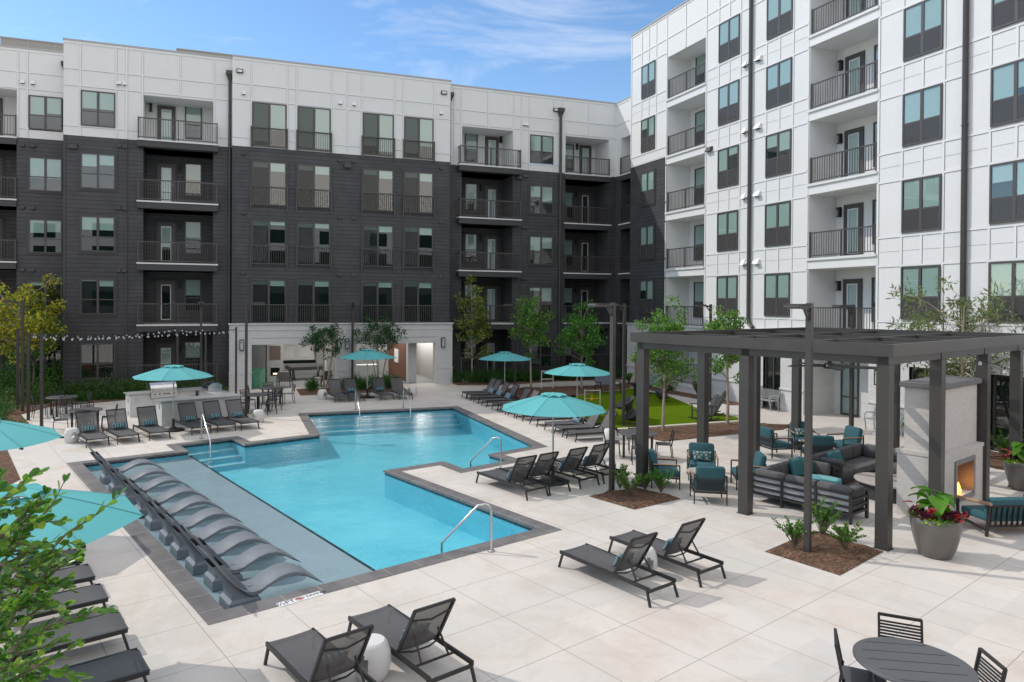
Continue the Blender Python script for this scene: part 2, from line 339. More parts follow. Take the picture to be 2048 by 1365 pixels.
glass_m = glass('window_glass')
screen_m = mat('insect_screen', (.075, .073, .076), .7, tr=.35)
def stripes(name, cols, per=.16, axis=1):
    m, n, l, b = pattern_mat(name); p, x, y, z = posxyz(n, l, 0, True)
    f = mth(n, l, 'FRACT', mth(n, l, 'DIVIDE', (x, y, z)[axis], per))
    r = n.new('ShaderNodeValToRGB'); r.color_ramp.interpolation = 'CONSTANT'
    while len(r.color_ramp.elements) < len(cols): r.color_ramp.elements.new(.5)
    for e, (q, c) in zip(r.color_ramp.elements, cols): e.position = q; e.color = (*c, 1)
    l.new(f, r.inputs[0]); l.new(r.outputs[0], b.inputs['Base Color']); b.inputs['Roughness'].default_value = .85; return m
stripe_m = stripes('striped_canvas', [(0, (.04, .12, .15)), (.2, (.24, .29, .30)), (.32, (.06, .21, .26)), (.5, (.025, .04, .055)), (.62, (.09, .26, .31)), (.74, (.27, .31, .31)), (.86, (.04, .09, .12))])
blue_m = stripes('pale_blue_canvas', [(0, (.17, .25, .29)), (.45, (.22, .30, .34)), (.6, (.14, .21, .25))], .07)
tstripe_m = stripes('teal_ribbed', [(0, (.035, .15, .16)), (.55, (.025, .12, .13)), (.8, (.05, .19, .20))], .09, 1)
def ogee():
    m, n, l, b = pattern_mat('patterned_pillow'); p, x, y, z = posxyz(n, l, 0, True)
    v = n.new('ShaderNodeTexVoronoi'); v.inputs['Scale'].default_value = 13; v.feature = 'DISTANCE_TO_EDGE'; l.new(p, v.inputs[0])
    l.new(rgbmix(n, l, mth(n, l, 'LESS_THAN', v.outputs[0], .17), (.42, .42, .34), (.02, .11, .13)), b.inputs['Base Color']); return m
ogee_m = ogee()
def emis(name, c, s):
    m = mat(name, c, .5); n, l, b = nodes(m); b.inputs['Emission Color'].default_value = (*c, 1); b.inputs['Emission Strength'].default_value = s; return m
flame_m = emis('flame', (1, .40, .06), 5.0)
warm_m = emis('lounge_flame', (1, .8, .5), 1.6)  # glowing box for the hearth flame below the lounge tv
tv_m = emis('tv_screen', (.10, .07, .06), .4)
# ---------------------------------------------------------------- mesh builder
class B:
    def __init__(s): s.v = []; s.f = []; s.mi = []; s.m = []; s.k = 0; s.X = None
    def mat(s, m):
        if m not in s.m: s.m.append(m)
        s.k = s.m.index(m); return s
    def add(s, vs, fs):
        o = len(s.v); X = s.X
        s.v += [tuple(X @ Vector(q)) if X else tuple(q) for q in vs]
        s.f += [tuple(i + o for i in q) for q in fs]; s.mi += [s.k] * len(fs); return s
    def box(s, x0, x1, y0, y1, z0, z1):
        v = [(x, y, z) for z in (z0, z1) for y in (y0, y1) for x in (x0, x1)]
        return s.add(v, [(0, 2, 3, 1), (4, 5, 7, 6), (0, 1, 5, 4), (2, 6, 7, 3), (0, 4, 6, 2), (1, 3, 7, 5)])
    def rbox(s, x0, x1, y0, y1, z0, z1, r=.03, seg=2):
        import bmesh
        bm = bmesh.new(); bmesh.ops.create_cube(bm, size=1)
        for v in bm.verts: v.co = ((x0 + x1) / 2 + v.co.x * (x1 - x0), (y0 + y1) / 2 + v.co.y * (y1 - y0), (z0 + z1) / 2 + v.co.z * (z1 - z0))
        bmesh.ops.bevel(bm, geom=bm.edges[:], offset=min(r, (x1 - x0) * .45, (y1 - y0) * .45, (z1 - z0) * .45), segments=seg, affect='EDGES', profile=.5)
        bm.verts.index_update(); vs = [v.co.copy() for v in bm.verts]; fs = [[v.index for v in f.verts] for f in bm.faces]; bm.free()
        return s.add(vs, fs)
    def pillow(s, w, h, t, n=8):
        """plump cushion, w along y, h along z, t thick along x, centred"""
        vs = []; fs = []
        for sg in (-1, 1):
            o = len(vs)
            for i in range(n + 1):
                for j in range(n + 1):
                    u = -1 + 2 * i / n; v = -1 + 2 * j / n
                    k = (1 - u ** 4) ** .5 * (1 - v ** 4) ** .5 if abs(u) < 1 and abs(v) < 1 else 0
                    pin = 1 - .07 * (1 - abs(u) ** 2) * abs(v) ** 3 ; pin2 = 1 - .07 * (1 - abs(v) ** 2) * abs(u) ** 3
                    vs.append((sg * t / 2 * k, u * w / 2 * pin2, v * h / 2 * pin))
            for i in range(n):
                for j in range(n):
                    q = (o + i * (n + 1) + j, o + (i + 1) * (n + 1) + j, o + (i + 1) * (n + 1) + j + 1, o + i * (n + 1) + j + 1)
                    fs.append(q if sg > 0 else q[::-1])
        return s.add(vs, fs)
    def bar(s, a, b, w, h=None, up=(0, 0, 1)):
        h = h or w; a = Vector(a); b = Vector(b); d = (b - a).normalized(); u = Vector(up)
        if abs(d @ u) > .98: u = Vector((1, 0, 0))
        x = d.cross(u).normalized(); u = x.cross(d)
        v = [p + x * i * w / 2 + u * j * h / 2 for p in (a, b) for j in (-1, 1) for i in (-1, 1)]
        return s.add(v, [(0, 2, 3, 1), (4, 5, 7, 6), (0, 1, 5, 4), (2, 6, 7, 3), (0, 4, 6, 2), (1, 3, 7, 5)])
    def tube(s, pts, r, n=8, cap=True):
        pts = [Vector(p) for p in pts]; rs = r if isinstance(r, (list, tuple)) else [r] * len(pts)
        rings = []; u = None
        for i, p in enumerate(pts):
            d = ((pts[min(i + 1, len(pts) - 1)] - p).normalized() + (p - pts[max(i - 1, 0)]).normalized())
            d = d.normalized() if d.length > 1e-6 else Vector((0, 0, 1))
            if u is None: u = d.orthogonal().normalized()
            u = (u - d * (u @ d)).normalized(); w = d.cross(u)
            rings.append([p + (u * math.cos(2 * math.pi * k / n) + w * math.sin(2 * math.pi * k / n)) * rs[i] for k in range(n)])
        vs = [q for ring in rings for q in ring]; fs = []
        for i in range(len(pts) - 1):
            for k in range(n): fs.append((i * n + k, i * n + (k + 1) % n, (i + 1) * n + (k + 1) % n, (i + 1) * n + k))
        if cap: fs += [tuple(range(n))[::-1], tuple(range((len(pts) - 1) * n, len(pts) * n))]
        return s.add(vs, fs)
    def lathe(s, prof, n=24, c=(0, 0, 0)):
        vs = []; fs = []
        for r, z in prof: vs += [(c[0] + r * math.cos(2 * math.pi * k / n), c[1] + r * math.sin(2 * math.pi * k / n), c[2] + z) for k in range(n)]
        for i in range(len(prof) - 1):
            for k in range(n): fs.append((i * n + k, i * n + (k + 1) % n, (i + 1) * n + (k + 1) % n, (i + 1) * n + k))
        if prof[0][0] > 1e-6: fs.append(tuple(range(n))[::-1])
        if prof[-1][0] > 1e-6: fs.append(tuple(range((len(prof) - 1) * n, len(prof) * n)))
        return s.add(vs, fs)
    def prism(s, poly, z0, z1, bottom=True):
        n = len(poly); vs = [(p[0], p[1], z0) for p in poly] + [(p[0], p[1], z1) for p in poly]
        tri = tessellate_polygon([[Vector((p[0], p[1], 0)) for p in poly]])
        fs = [(i, (i + 1) % n, n + (i + 1) % n, n + i) for i in range(n)]
        for t in tri:
            a, b, c = [Vector((*poly[i][:2], 0)) for i in t]
            if (b - a).cross(c - a).z < 0: t = t[::-1]
            fs.append(tuple(n + i for i in t)); 
            if bottom: fs.append(tuple(t[::-1]))
        return s.add(vs, fs)
    def extrude_y(s, prof, y0, y1):
        """closed profile of (x,z) pushed along y"""
        n = len(prof); vs = [(x, y0, z) for x, z in prof] + [(x, y1, z) for x, z in prof]
        fs = [(i, (i + 1) % n, n + (i + 1) % n, n + i) for i in range(n)] + [tuple(range(n))[::-1], tuple(range(n, 2 * n))]
        return s.add(vs, fs)
    def obj(s, name, mat=None, parent=None, loc=None, rz=0, smooth=False):
        me = bpy.data.meshes.new(name); me.from_pydata(s.v, [], s.f)
        ms = s.m or ([mat] if mat else [])
        for m in ms: me.materials.append(m)
        if len(ms) > 1: me.polygons.foreach_set('material_index', s.mi)
        if smooth:
            me.polygons.foreach_set('use_smooth', [True] * len(me.polygons))
            if hasattr(me, 'set_sharp_from_angle'): me.set_sharp_from_angle(angle=R_(38))
        me.update()
        o = bpy.data.objects.new(name, me); col.objects.link(o)
        if parent: o.parent = parent
        if loc is not None: o.location = loc
        if rz: o.rotation_euler = (0, 0, rz)
        return o
def tag(o, label, cat, group=None, kind=None):
    if label: o['label'] = label
    if cat: o['category'] = cat
    if group: o['group'] = group
    if kind: o['kind'] = kind
    return o
def thing(name, label, cat, loc=(0, 0, 0), rz=0, group=None):
    o = bpy.data.objects.new(name, None); col.objects.link(o); o.empty_display_size = .2
    o.location = loc; o.rotation_euler = (0, 0, rz); return tag(o, label, cat, group)
def dup(root, loc, rz=0, label=None, scale=None):
    def rec(o, p):
        c = o.copy(); col.objects.link(c)
        if p: c.parent = p
        for ch in kids.get(o.name, []): rec(ch, c)
        return c
    kids = {}
    stack = [root]
    while stack:
        o = stack.pop()
        kids[o.name] = list(o.children); stack += kids[o.name]
    c = rec(root, None); c.location = loc; c.rotation_euler = (0, 0, rz)
    if label: c['label'] = label
    if scale: c.scale = scale
    return c
def structure(o): o['kind'] = 'structure'; return o
def offset_poly(poly, d):
    """mitred offset; poly ccw, d>0 grows"""
    n = len(poly); out = []
    for i in range(n):
        a, b, c = Vector(poly[i - 1][:2]), Vector(poly[i][:2]), Vector(poly[(i + 1) % n][:2])
        d1 = (b - a).normalized(); d2 = (c - b).normalized()
        n1 = Vector((d1.y, -d1.x)); n2 = Vector((d2.y, -d2.x)); m = (n1 + n2).normalized()
        out.append(b + m * d / max(.3, m @ n1))
    return out
# ================================================================ the setting
PX_IN = [(165.2, 928.1), (449.3, 1220.6), (1074.7, 1057.7), (766.6, 941.7), (887, 923), (927.5, 937.8), (1017.3, 921), (976, 909),
         (1069.4, 892.2), (905.5, 815.8), (614.5, 829), (640.9, 870.7), (489, 889.7), (462.7, 878.4), (360, 891), (378.4, 903.2)]
POOL = [W(*p).to_2d() for p in PX_IN]
COPE = offset_poly(POOL, .35)
def fill(outer, holes, z):
    rings = [[Vector((p[0], p[1], 0)) for p in r] for r in [outer] + holes]
    flat = [p for r in rings for p in r]; fs = []
    for t in tessellate_polygon(rings):
        a, b, c = (flat[i] for i in t)
        fs.append(tuple(t) if (b - a).cross(c - a).z > 0 else tuple(t[::-1]))
    return [(p.x, p.y, z) for p in flat], fs
BIG = [(-300, -300), (300, -300), (300, 300), (-300, 300)]
b = B(); b.add(*fill(BIG, [POOL], 0)); structure(b.obj('pool_deck', deck_m))
WL = -.095
n = len(POOL)
b = B().mat(coping_m)
b.add(*fill(COPE, [POOL], .006))
b.add([(*p, z) for p in POOL for z in (.006, -.045)], [(2 * i, 2 * ((i + 1) % n), 2 * ((i + 1) % n) + 1, 2 * i + 1) for i in range(n)])
structure(b.obj('pool_coping'))
b = B().mat(tile_m)
PO = offset_poly(POOL, .03)
b.add([(*p, z) for p in PO for z in (-.04, -.118)], [(2 * i, 2 * ((i + 1) % n), 2 * ((i + 1) % n) + 1, 2 * i + 1) for i in range(n)])
structure(b.obj('waterline_tile'))
b = B(); b.add(*fill(PO, [], WL)); structure(b.obj('pool_water', water_m))
SH0 = W(377.5, 904.5, WL).to_2d(); SH1 = W(762, 1139, WL).to_2d()
b = B().mat(basin_m); 
DP = -.72
b.add(*fill(PO, [], DP))
b.add([(*p, z) for p in PO for z in (-.11, DP)], [(2 * i, 2 * ((i + 1) % n), 2 * ((i + 1) % n) + 1, 2 * i + 1) for i in range(n)])
# entry steps at the far wall and at the far left corner
J, K = POOL[9], POOL[10]
inn = Vector((-(K - J).y, (K - J).x)).normalized()
for i in range(3):
    w0 = .38 * (3 - i)
    b.prism([J - (K - J).normalized() * 0 , K, K + inn * w0, J + inn * w0], DP, -.27 - .15 * (2 - i))
Mm, Nn = POOL[13], POOL[14]; in2 = Vector((-(Nn - Mm).y, (Nn - Mm).x)).normalized()
for i in range(3):
    w0 = .4 * (3 - i); b.prism([Mm, Nn, Nn + in2 * w0, Mm + in2 * w0], DP, -.27 - .15 * (2 - i))
structure(b.obj('pool_basin'))
b = B().mat(white_b)
for i in range(3):
    w0 = .38 * (3 - i); b.prism([J + inn * (w0 - .05), K + inn * (w0 - .05), K + inn * w0, J + inn * w0], -.27 - .15 * (2 - i) - .02, -.27 - .15 * (2 - i) + .004)
    w0 = .4 * (3 - i); b.prism([Mm + in2 * (w0 - .05), Nn + in2 * (w0 - .05), Nn + in2 * w0, Mm + in2 * w0], -.27 - .15 * (2 - i) - .02, -.27 - .15 * (2 - i) + .004)
structure(b.obj('step_edge'))
SZ = -.215
b = B().mat(shelf_m); sp = [PO[0], PO[1], SH1, SH0]
b.prism(sp, DP, SZ); b.mat(tile_m)
d = (SH1 - SH0).normalized(); nn = Vector((-d.y, d.x))
b.prism([SH0 - nn * .0, SH1, SH1 + nn * .06, SH0 + nn * .06], SZ - .12, SZ + .006)
structure(b.obj('sun_shelf'))
def sheet(name, pts, m, z, kind='structure'):
    b = B(); b.add(*fill(pts, [], z)); o = b.obj(name, m); o['kind'] = kind; return o
def mound(name, pts, m, h=.06, res=.25, z=.008):
    """bed with a slightly humped, uneven surface"""
    from mathutils import noise as mn
    xs = [p[0] for p in pts]; ys = [p[1] for p in pts]
    b = B(); b.add(*fill(pts, [], z)); import bmesh
    o = b.obj(name, m); bm = bmesh.new(); bm.from_mesh(o.data)
    bmesh.ops.triangulate(bm, faces=bm.faces[:])
    for _ in range(6):
        es = [e for e in bm.edges if e.calc_length() > res * 1.6]
        if not es or len(bm.verts) > 6000: break
        bmesh.ops.subdivide_edges(bm, edges=es, cuts=1); bmesh.ops.triangulate(bm, faces=bm.faces[:])
    for v in bm.verts:
        if not v.is_boundary: v.co.z = z + h * (.5 + .8 * mn.noise(Vector((v.co.x * 2.2, v.co.y * 2.2, 0)))) + .02 * mn.noise(v.co * 9)
        v.co.z = max(v.co.z, z)
    bm.to_mesh(o.data); bm.free(); o.data.polygons.foreach_set('use_smooth', [True] * len(o.data.polygons)); o['kind'] = 'structure'; return o
lawn = [(12.7, -15.85), (18.3, -15.75), (18.95, -15), (19.1, -12.2), (20.3, -8.7), (20.5, -5.2), (17, -6.6), (13.6, -8.3), (12.9, -9.2)]
sheet('lawn', lawn, turf_m, .012)
mound('mulch_bed', [(12.6, -16.0), (18.2, -15.9), (19.9, -16.9), (18.6, -17.6), (16.4, -17.8), (13.1, -18.15)], mulch_m)
mound('mulch_bed', [(12.9, -8.9), (13.6, -8.2), (17, -6.5), (20.5, -5.05), (21, -3.6), (17, -3.3), (12.5, -3.2), (12.4, -7)], mulch_m)
mound('mulch_bed', [(11.85, -1.2), (14, -1.9), (18, -1.1), (21.6, -1.2), (22.9, -1.4), (22.9, .55), (11.85, .55)], mulch_m)
mound('mulch_bed', [(20.7, -3.2), (21.99, -2.6), (21.99, -12.2), (21.1, -12.0)], mulch_m)
mound('mulch_bed', [(-14, -19), (-5.75, -18.6), (-5.5, -17.3), (-6.8, -13.1), (-7.0, -9), (-8.1, -5.7), (-7.5, -3.8), (-4.5, -2.3), (-.25, -1.7), (-.25, .4), (-7.7, .4), (-7.8, 1.8), (-14, 1.8)], mulch_m)
mound('mulch_bed', [(3.1, -3.1), (8.6, -2.9), (8.8, -.35), (3.2, -.35)], mulch_m)
bedA = [W(*p).to_2d() for p in ((1178.5, 993.8), (1269, 1020), (1361.5, 998.5), (1272, 975))]
bedB = [W(*p).to_2d() for p in ((1529.4, 1104), (1680, 1152), (1767.6, 1104), (1625, 1064))]
mound('mulch_bed', bedA, mulch_m, .1, .12); mound('mulch_bed', bedB, mulch_m, .1, .12)
mound('mulch_bed', [(19.6, -24.2), (21.99, -19.8), (21.99, -26.0), (20.3, -26.4)], mulch_m)
b = B()
for p, q in zip(lawn[:2], lawn[1:3]): b.bar((*p, .03), (*q, .03), .13, .07)
b.bar((12.6, -15.93, .03), (18.3, -15.83, .03), .14, .075); structure(b.obj('lawn_kerb', kerb_m))

# ================================================================ buildings
class Fr:
    """facade frame: s along the wall, z up, o out of the wall"""
    def __init__(s, x, y, ang): s.x, s.y = x, y; s.a = ang; s.ax = (round(math.cos(ang), 6), round(math.sin(ang), 6)); s.out = (s.ax[1], -s.ax[0])
    def p(s, t, z, o=0): return (s.x + s.ax[0] * t + s.out[0] * o, s.y + s.ax[1] * t + s.out[1] * o, z)
    def box(s, b, t0, t1, z0, z1, o0, o1):
        v = [s.p(t, z, o) for z in (z0, z1) for o in (o1, o0) for t in (t0, t1)]
        return b.add(v, [(0, 2, 3, 1), (4, 5, 7, 6), (0, 1, 5, 4), (2, 6, 7, 3), (0, 4, 6, 2), (1, 3, 7, 5)])
    def quad(s, b, t0, t1, z0, z1, o=0): return b.add([s.p(t0, z0, o), s.p(t1, z0, o), s.p(t1, z1, o), s.p(t0, z1, o)], [(0, 1, 2, 3)])
    def wall(s, b, t0, t1, z0, z1, holes=(), o=0):
        ts = sorted({t0, t1, *[min(max(v, t0), t1) for h in holes for v in h[:2]]}); zs = sorted({z0, z1, *[min(max(v, z0), z1) for h in holes for v in h[2:4]]})
        for a, c in zip(ts, ts[1:]):
            for e, f in zip(zs, zs[1:]):
                if not any(h[0] <= (a + c) / 2 <= h[1] and h[2] <= (e + f) / 2 <= h[3] for h in holes): s.quad(b, a, c, e, f, o)
    def recess(s, b, t0, t1, z0, z1, d, floor=True, top=True):
        b.add([s.p(t0, z0, 0), s.p(t0, z0, -d), s.p(t0, z1, -d), s.p(t0, z1, 0)], [(0, 1, 2, 3)])
        b.add([s.p(t1, z0, -d), s.p(t1, z0, 0), s.p(t1, z1, 0), s.p(t1, z1, -d)], [(0, 1, 2, 3)])
        s.quad(b, t0, t1, z0, z1, -d)
        if top: b.add([s.p(t0, z1, 0), s.p(t0, z1, -d), s.p(t1, z1, -d), s.p(t1, z1, 0)], [(0, 1, 2, 3)])
    def put(s, o, t, z, out=0): o.location = s.p(t, z, out); o.rotation_euler = (0, 0, s.a); return o
# windows, doors: built once per kind facing -y, copied with their sub-parts ------------------
PROTO = {}
def win_parts(kind, w, h, blind, dark, scr=False):
    """returns list of (name, mesh) ; first one is the frame"""
    bls = blind if isinstance(blind, tuple) else (blind, blind)
    key = (kind, w, h, bls, dark, scr)
    if key in PROTO: return PROTO[key]
    out = []; b = B().mat(frame_m); D = .05; f = .055
    def ring(x0, x1, z0, z1, t, y0, y1):
        b.box(x0, x0 + t, y0, y1, z0, z1); b.box(x1 - t, x1, y0, y1, z0, z1); b.box(x0 + t, x1 - t, y0, y1, z0, z0 + t); b.box(x0 + t, x1 - t, y0, y1, z1 - t, z1)
    panes = []
    if kind == 'door':
        ring(0, w, 0, h, .07, -D, .02); ring(.07, w - .07, .02, h - .07, .16, -D + .012, .02)
        gl = (.23, w - .23, .2, h - .23); b.mat(white_b); ring(gl[0] - .035, gl[1] + .035, gl[2] - .035, gl[3] + .035, .045, -D - .005, .0)
        panes = [gl]
    else:
        ring(0, w, 0, h, f, -D, .02)
        if kind in ('double', 'slider'): b.box(w / 2 - .05, w / 2 + .05, -D + .004, .02, f, h - f)
        cols = [(f, w / 2 - .05), (w / 2 + .05, w - f)] if kind in ('double', 'slider') else [(f, w - f)]
        for x0, x1 in cols:
            if kind != 'slider': b.box(x0, x1, -D + .008, .02, h * .42 - .025, h * .42 + .025)
            panes.append((x0, x1, f, h - f))
    if dark:
        b.mat(casing_m); ring(-.1, w + .1, -.1, h + .1, .1, -.022, .0)
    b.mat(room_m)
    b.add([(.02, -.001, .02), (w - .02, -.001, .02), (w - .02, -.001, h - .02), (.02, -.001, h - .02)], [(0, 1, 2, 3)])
    out.append(('door' if kind == 'door' else 'window', b))
    g = B().mat(glass_m)
    for x0, x1, z0, z1 in panes:
        if kind in ('double', 'single') and not scr: 
            g.add([(x0, -.034, z0), (x1, -.034, z0), (x1, -.034, z1), (x0, -.034, z1)], [(0, 1, 2, 3)])
        elif kind in ('double', 'single'):
            zm = h * .42
            g.mat(glass_m).add([(x0, -.034, zm), (x1, -.034, zm), (x1, -.034, z1), (x0, -.034, z1)], [(0, 1, 2, 3)])
            g.mat(glass_m).add([(x0, -.028, z0), (x1, -.028, z0), (x1, -.028, zm), (x0, -.028, zm)], [(0, 1, 2, 3)])
            g.mat(screen_m).add([(x0, -.04, z0), (x1, -.04, z0), (x1, -.04, zm), (x0, -.04, zm)], [(0, 1, 2, 3)])
        else:
            g.mat(glass_m).add([(x0, -.034, z0), (x1, -.034, z0), (x1, -.034, z1), (x0, -.034, z1)], [(0, 1, 2, 3)])
            if kind == 'slider' and x0 < w / 2 - .2: g.mat(slide_m).add([(x0, -.04, z0), (x1, -.04, z0), (x1, -.04, z1), (x0, -.04, z1)], [(0, 1, 2, 3)])
    out.append(('pane', g))
    if max(bls) > 0:
        k = B().mat(blind2_m if kind == 'door' else blind_m)
        for i, (x0, x1, z0, z1) in enumerate(panes):
            zz = z1 - (z1 - z0) * min(1, max(.03, bls[i % 2])); k.add([(x0 + .015, -.014, zz), (x1 - .015, -.014, zz), (x1 - .015, -.014, z1), (x0 + .015, -.014, z1)], [(0, 1, 2, 3)])
            k.box(x0 + .015, x1 - .015, -.017, -.012, zz, zz + .03)
        out.append(('blind', k))
    if kind == 'door':
        k = B().mat(steel); k.tube([(w - .11, -.05, .98), (w - .11, -.1, .98), (w - .2, -.1, .98)], .011, 6); k.tube([(w - .11, -.05, 1.12), (w - .11, -.075, 1.12)], .022, 8); out.append(('handle', k))
    res = []
    for nme, bb in out:
        me = bpy.data.meshes.new(nme); me.from_pydata(bb.v, [], bb.f)
        for q in bb.m: me.materials.append(q)
        me.polygons.foreach_set('material_index', bb.mi); me.update(); res.append((nme, me))
    PROTO[key] = res; return res
def add_win(root, fr, t, z, kind, w, h, blind=.55, dark=True, out=0.02, scr=False):
    parts = win_parts(kind, w, h, blind, dark, scr); first = None
    for nme, me in parts:
        o = bpy.data.objects.new(nme, me); col.objects.link(o)
        if first is None: o.parent = root; fr.put(o, t, z, out); first = o
        else: o.parent = first
    return first
RAILS = {}
def add_rail(root, fr, t0, t1, z, o, ret=0, h=1.05, juliet=False, name='railing'):
    w = round(t1 - t0, 2); key = (w, ret, h, juliet)
    if key not in RAILS:
        b = B().mat(rail_m)
        b.box(0, w, -.025, .025, h - .05, h); b.box(0, w, -.02, .02, .07, .11)
        for x in (0.02, w - .02): b.box(x - .028, x + .028, -.03, .03, -.16 if juliet else 0, h + .03)
        if w > 2.2 and not juliet: b.box(w / 2 - .025, w / 2 + .025, -.028, .028, 0, h)
        k = int(w / .115)
        for i in range(1, k): x = w * i / k; b.box(x - .009, x + .009, -.009, .009, .11, h - .05)
        if ret:
            for x in (.0, w - .04):
                b.box(x, x + .04, .03, ret, h - .05, h); b.box(x, x + .04, .03, ret, .07, .11)
                for i in range(1, int(ret / .115) + 1): b.box(x + .011, x + .029, .02 + i * .115 - .009, .02 + i * .115 + .009, .11, h - .05)
        me = bpy.data.meshes.new(name); me.from_pydata(b.v, [], b.f); me.materials.append(rail_m); RAILS[key] = me
    q = bpy.data.objects.new(name, RAILS[key]); col.objects.link(q); q.parent = root; fr.put(q, t0, z, o); return q
def meshobj(cache, key, name, build):
    if key not in cache:
        b = build(); me = bpy.data.meshes.new(name); me.from_pydata(b.v, [], b.f)
        for m in b.m: me.materials.append(m)
        me.polygons.foreach_set('material_index', b.mi); me.update(); cache[key] = me
    o = bpy.data.objects.new(name, cache[key]); col.objects.link(o); return o
SM = {}
def _vent(m):
    b = B().mat(m); v = [(-.09, 0, -.08), (.09, 0, -.08), (.09, 0, .09), (-.09, 0, .09), (-.09, -.13, -.08), (.09, -.13, -.08), (.09, -.03, .09), (-.09, -.03, .09)]
    b.add(v, [(4, 5, 6, 7), (0, 3, 7, 4), (1, 5, 6, 2), (3, 2, 6, 7)]); b.mat(room_m).add([(-.08, -.12, -.079), (.08, -.12, -.079), (.08, 0, -.079), (-.08, 0, -.079)], [(0, 3, 2, 1)]); return b
def vent(root, fr, t, z, dark=True, s=1.0):
    m = casing_m if dark else whitep; o = meshobj(SM, ('vent', dark), 'wall_vent', lambda: _vent(m)); o.parent = root; fr.put(o, t, z, .004); o.scale = (s, s, s)
def _pack():
    b = B().mat(casing_m); b.add([(-.2, 0, -.12), (.2, 0, -.12), (.2, 0, .12), (-.2, 0, .12), (-.2, -.2, -.12), (.2, -.2, -.12), (.16, -.1, .1), (-.16, -.1, .1)], [(4, 5, 6, 7), (0, 3, 7, 4), (1, 5, 6, 2), (3, 2, 6, 7), (0, 4, 5, 1)]); return b
def _flood():
    b = B().mat(metal_d); b.box(-.16, .16, -.1, 0, -.1, .1); b.mat(whitep).box(-.12, .12, -.104, -.09, -.06, .06); return b
def _sconce(): 
    b = B().mat(metal_d); b.box(-.06, .06, -.03, 0, -.2, .2); b.box(-.075, .075, -.17, -.03, .14, .2); b.box(-.075, .075, -.17, -.03, -.2, -.16); b.tube([(0, -.1, -.16), (0, -.1, .14)], .055, 8); return b
def _glasslight():
    b = B().mat(metal_d)
    for x in (-.1, .08): b.box(x, x + .02, -.14, -.0, -.26, .26)
    b.box(-.1, .1, -.14, 0, .24, .28); b.box(-.1, .1, -.14, 0, -.28, -.24); b.box(-.08, .08, -.135, -.12, .12, .135); b.mat(bulb_m).box(-.075, .075, -.12, -.02, -.24, .24); return b
def light(root, fr, t, z, kind, out=.004):
    o = meshobj(SM, kind, {'pack': 'wall_pack_light', 'flood': 'flood_light', 'sconce': 'wall_light', 'lantern': 'wall_lantern'}[kind], {'pack': _pack, 'flood': _flood, 'sconce': _sconce, 'lantern': _glasslight}[kind]); o.parent = root; fr.put(o, t, z, out)
def downspout(root, fr, t, z0, z1, o=.09, kick=True, r=.06):
    b = B().mat(metal_b); p = fr.p
    b.tube([p(t, z1, o), p(t, z0 + .35, o)] + ([p(t + .06, z0 + .12, o), p(t + .3, z0 - .02, o + .02)] if kick else []), r, 10)
    for z in (z0 + 1.2, (z0 + z1) / 2, z1 - 2): b.tube([p(t, z - .02, o), p(t, z + .02, o)], r + .015, 10)
    fr.box(b, t - .19, t + .19, z1 + .12, z1 + .3, .01, .3); 
    v = [fr.p(t + a, z1 + .12, q) for a in (-.17, .17) for q in (.02, .28)] + [fr.p(t + a, z1 - .18, q) for a in (-.07, .07) for q in (.03, .16)]
    b.add(v, [(0, 1, 5, 4), (2, 6, 7, 3), (1, 3, 7, 5), (0, 4, 6, 2)])
    b.obj('downspout', None, root)
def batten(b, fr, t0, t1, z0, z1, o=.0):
    """white cover strip on a wider grey strip that imitates its shadow line"""
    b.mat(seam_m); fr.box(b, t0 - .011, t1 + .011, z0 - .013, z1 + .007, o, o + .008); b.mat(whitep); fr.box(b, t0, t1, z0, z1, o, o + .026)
def slab(root, fr, t0, t1, z, o0, o1, fascia, h=.3):
    """balcony slab: pale top edge over a fascia board"""
    b = B().mat(conc_w); fr.box(b, t0, t1, z - .07, z, o0, o1); b.mat(fascia); fr.box(b, t0 + .02, t1 - .02, z - .07 - h, z - .07, o0, o1 - .03); b.obj('balcony_slab', None, root)
FL = [0, 3.39, 6.45, 9.5, 12.53, 15.58]
rng = random.Random(7)
# ---------------------------------------------------------------- long dark wing
LB = thing('apartment_building', 'long charcoal and white apartment wing with juliet balconies behind the pool', 'apartment building', (0, 0, 0))
TOP = 17.09
def white_bay(b, fr, t0, t1, z0, z1, holes, vs, hs=(15.75, 14.95, 13.0)):
    fr.wall(b.mat(white), t0, t1, z0, z1, holes)
    def cut(seg, h, axis):
        out = [seg]
        for q in holes:
            a, c = (q[0], q[1]) if axis == 't' else (q[2], q[3]); o0, o1 = (q[2], q[3]) if axis == 't' else (q[0], q[1])
            if o0 - .02 < h < o1 + .02:
                nn = []
                for s0, s1 in out:
                    if a <= s0 and c >= s1: continue
                    if c <= s0 or a >= s1: nn.append((s0, s1)); continue
                    if a > s0: nn.append((s0, a))
                    if c < s1: nn.append((c, s1))
                out = nn
        return out
    for h in hs:
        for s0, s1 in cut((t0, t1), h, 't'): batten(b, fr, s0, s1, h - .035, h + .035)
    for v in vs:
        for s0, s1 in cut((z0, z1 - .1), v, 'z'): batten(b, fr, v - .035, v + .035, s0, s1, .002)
    fr.box(b.mat(whitep), t0, t1, z1 - .14, z1 - .02, 0, .03); fr.box(b.mat(metal_b).mat(seam_m), t0 - .03, t1 + .03, z1 - .02, z1 + .06, -.5, .06)
A0 = Fr(0, 1.9, 0); A1 = Fr(0, .45, 0); A3 = Fr(0, 0, 0); A4 = Fr(0, .6, 0)
w = B(); wd_ = B()
WZ = FL[4]
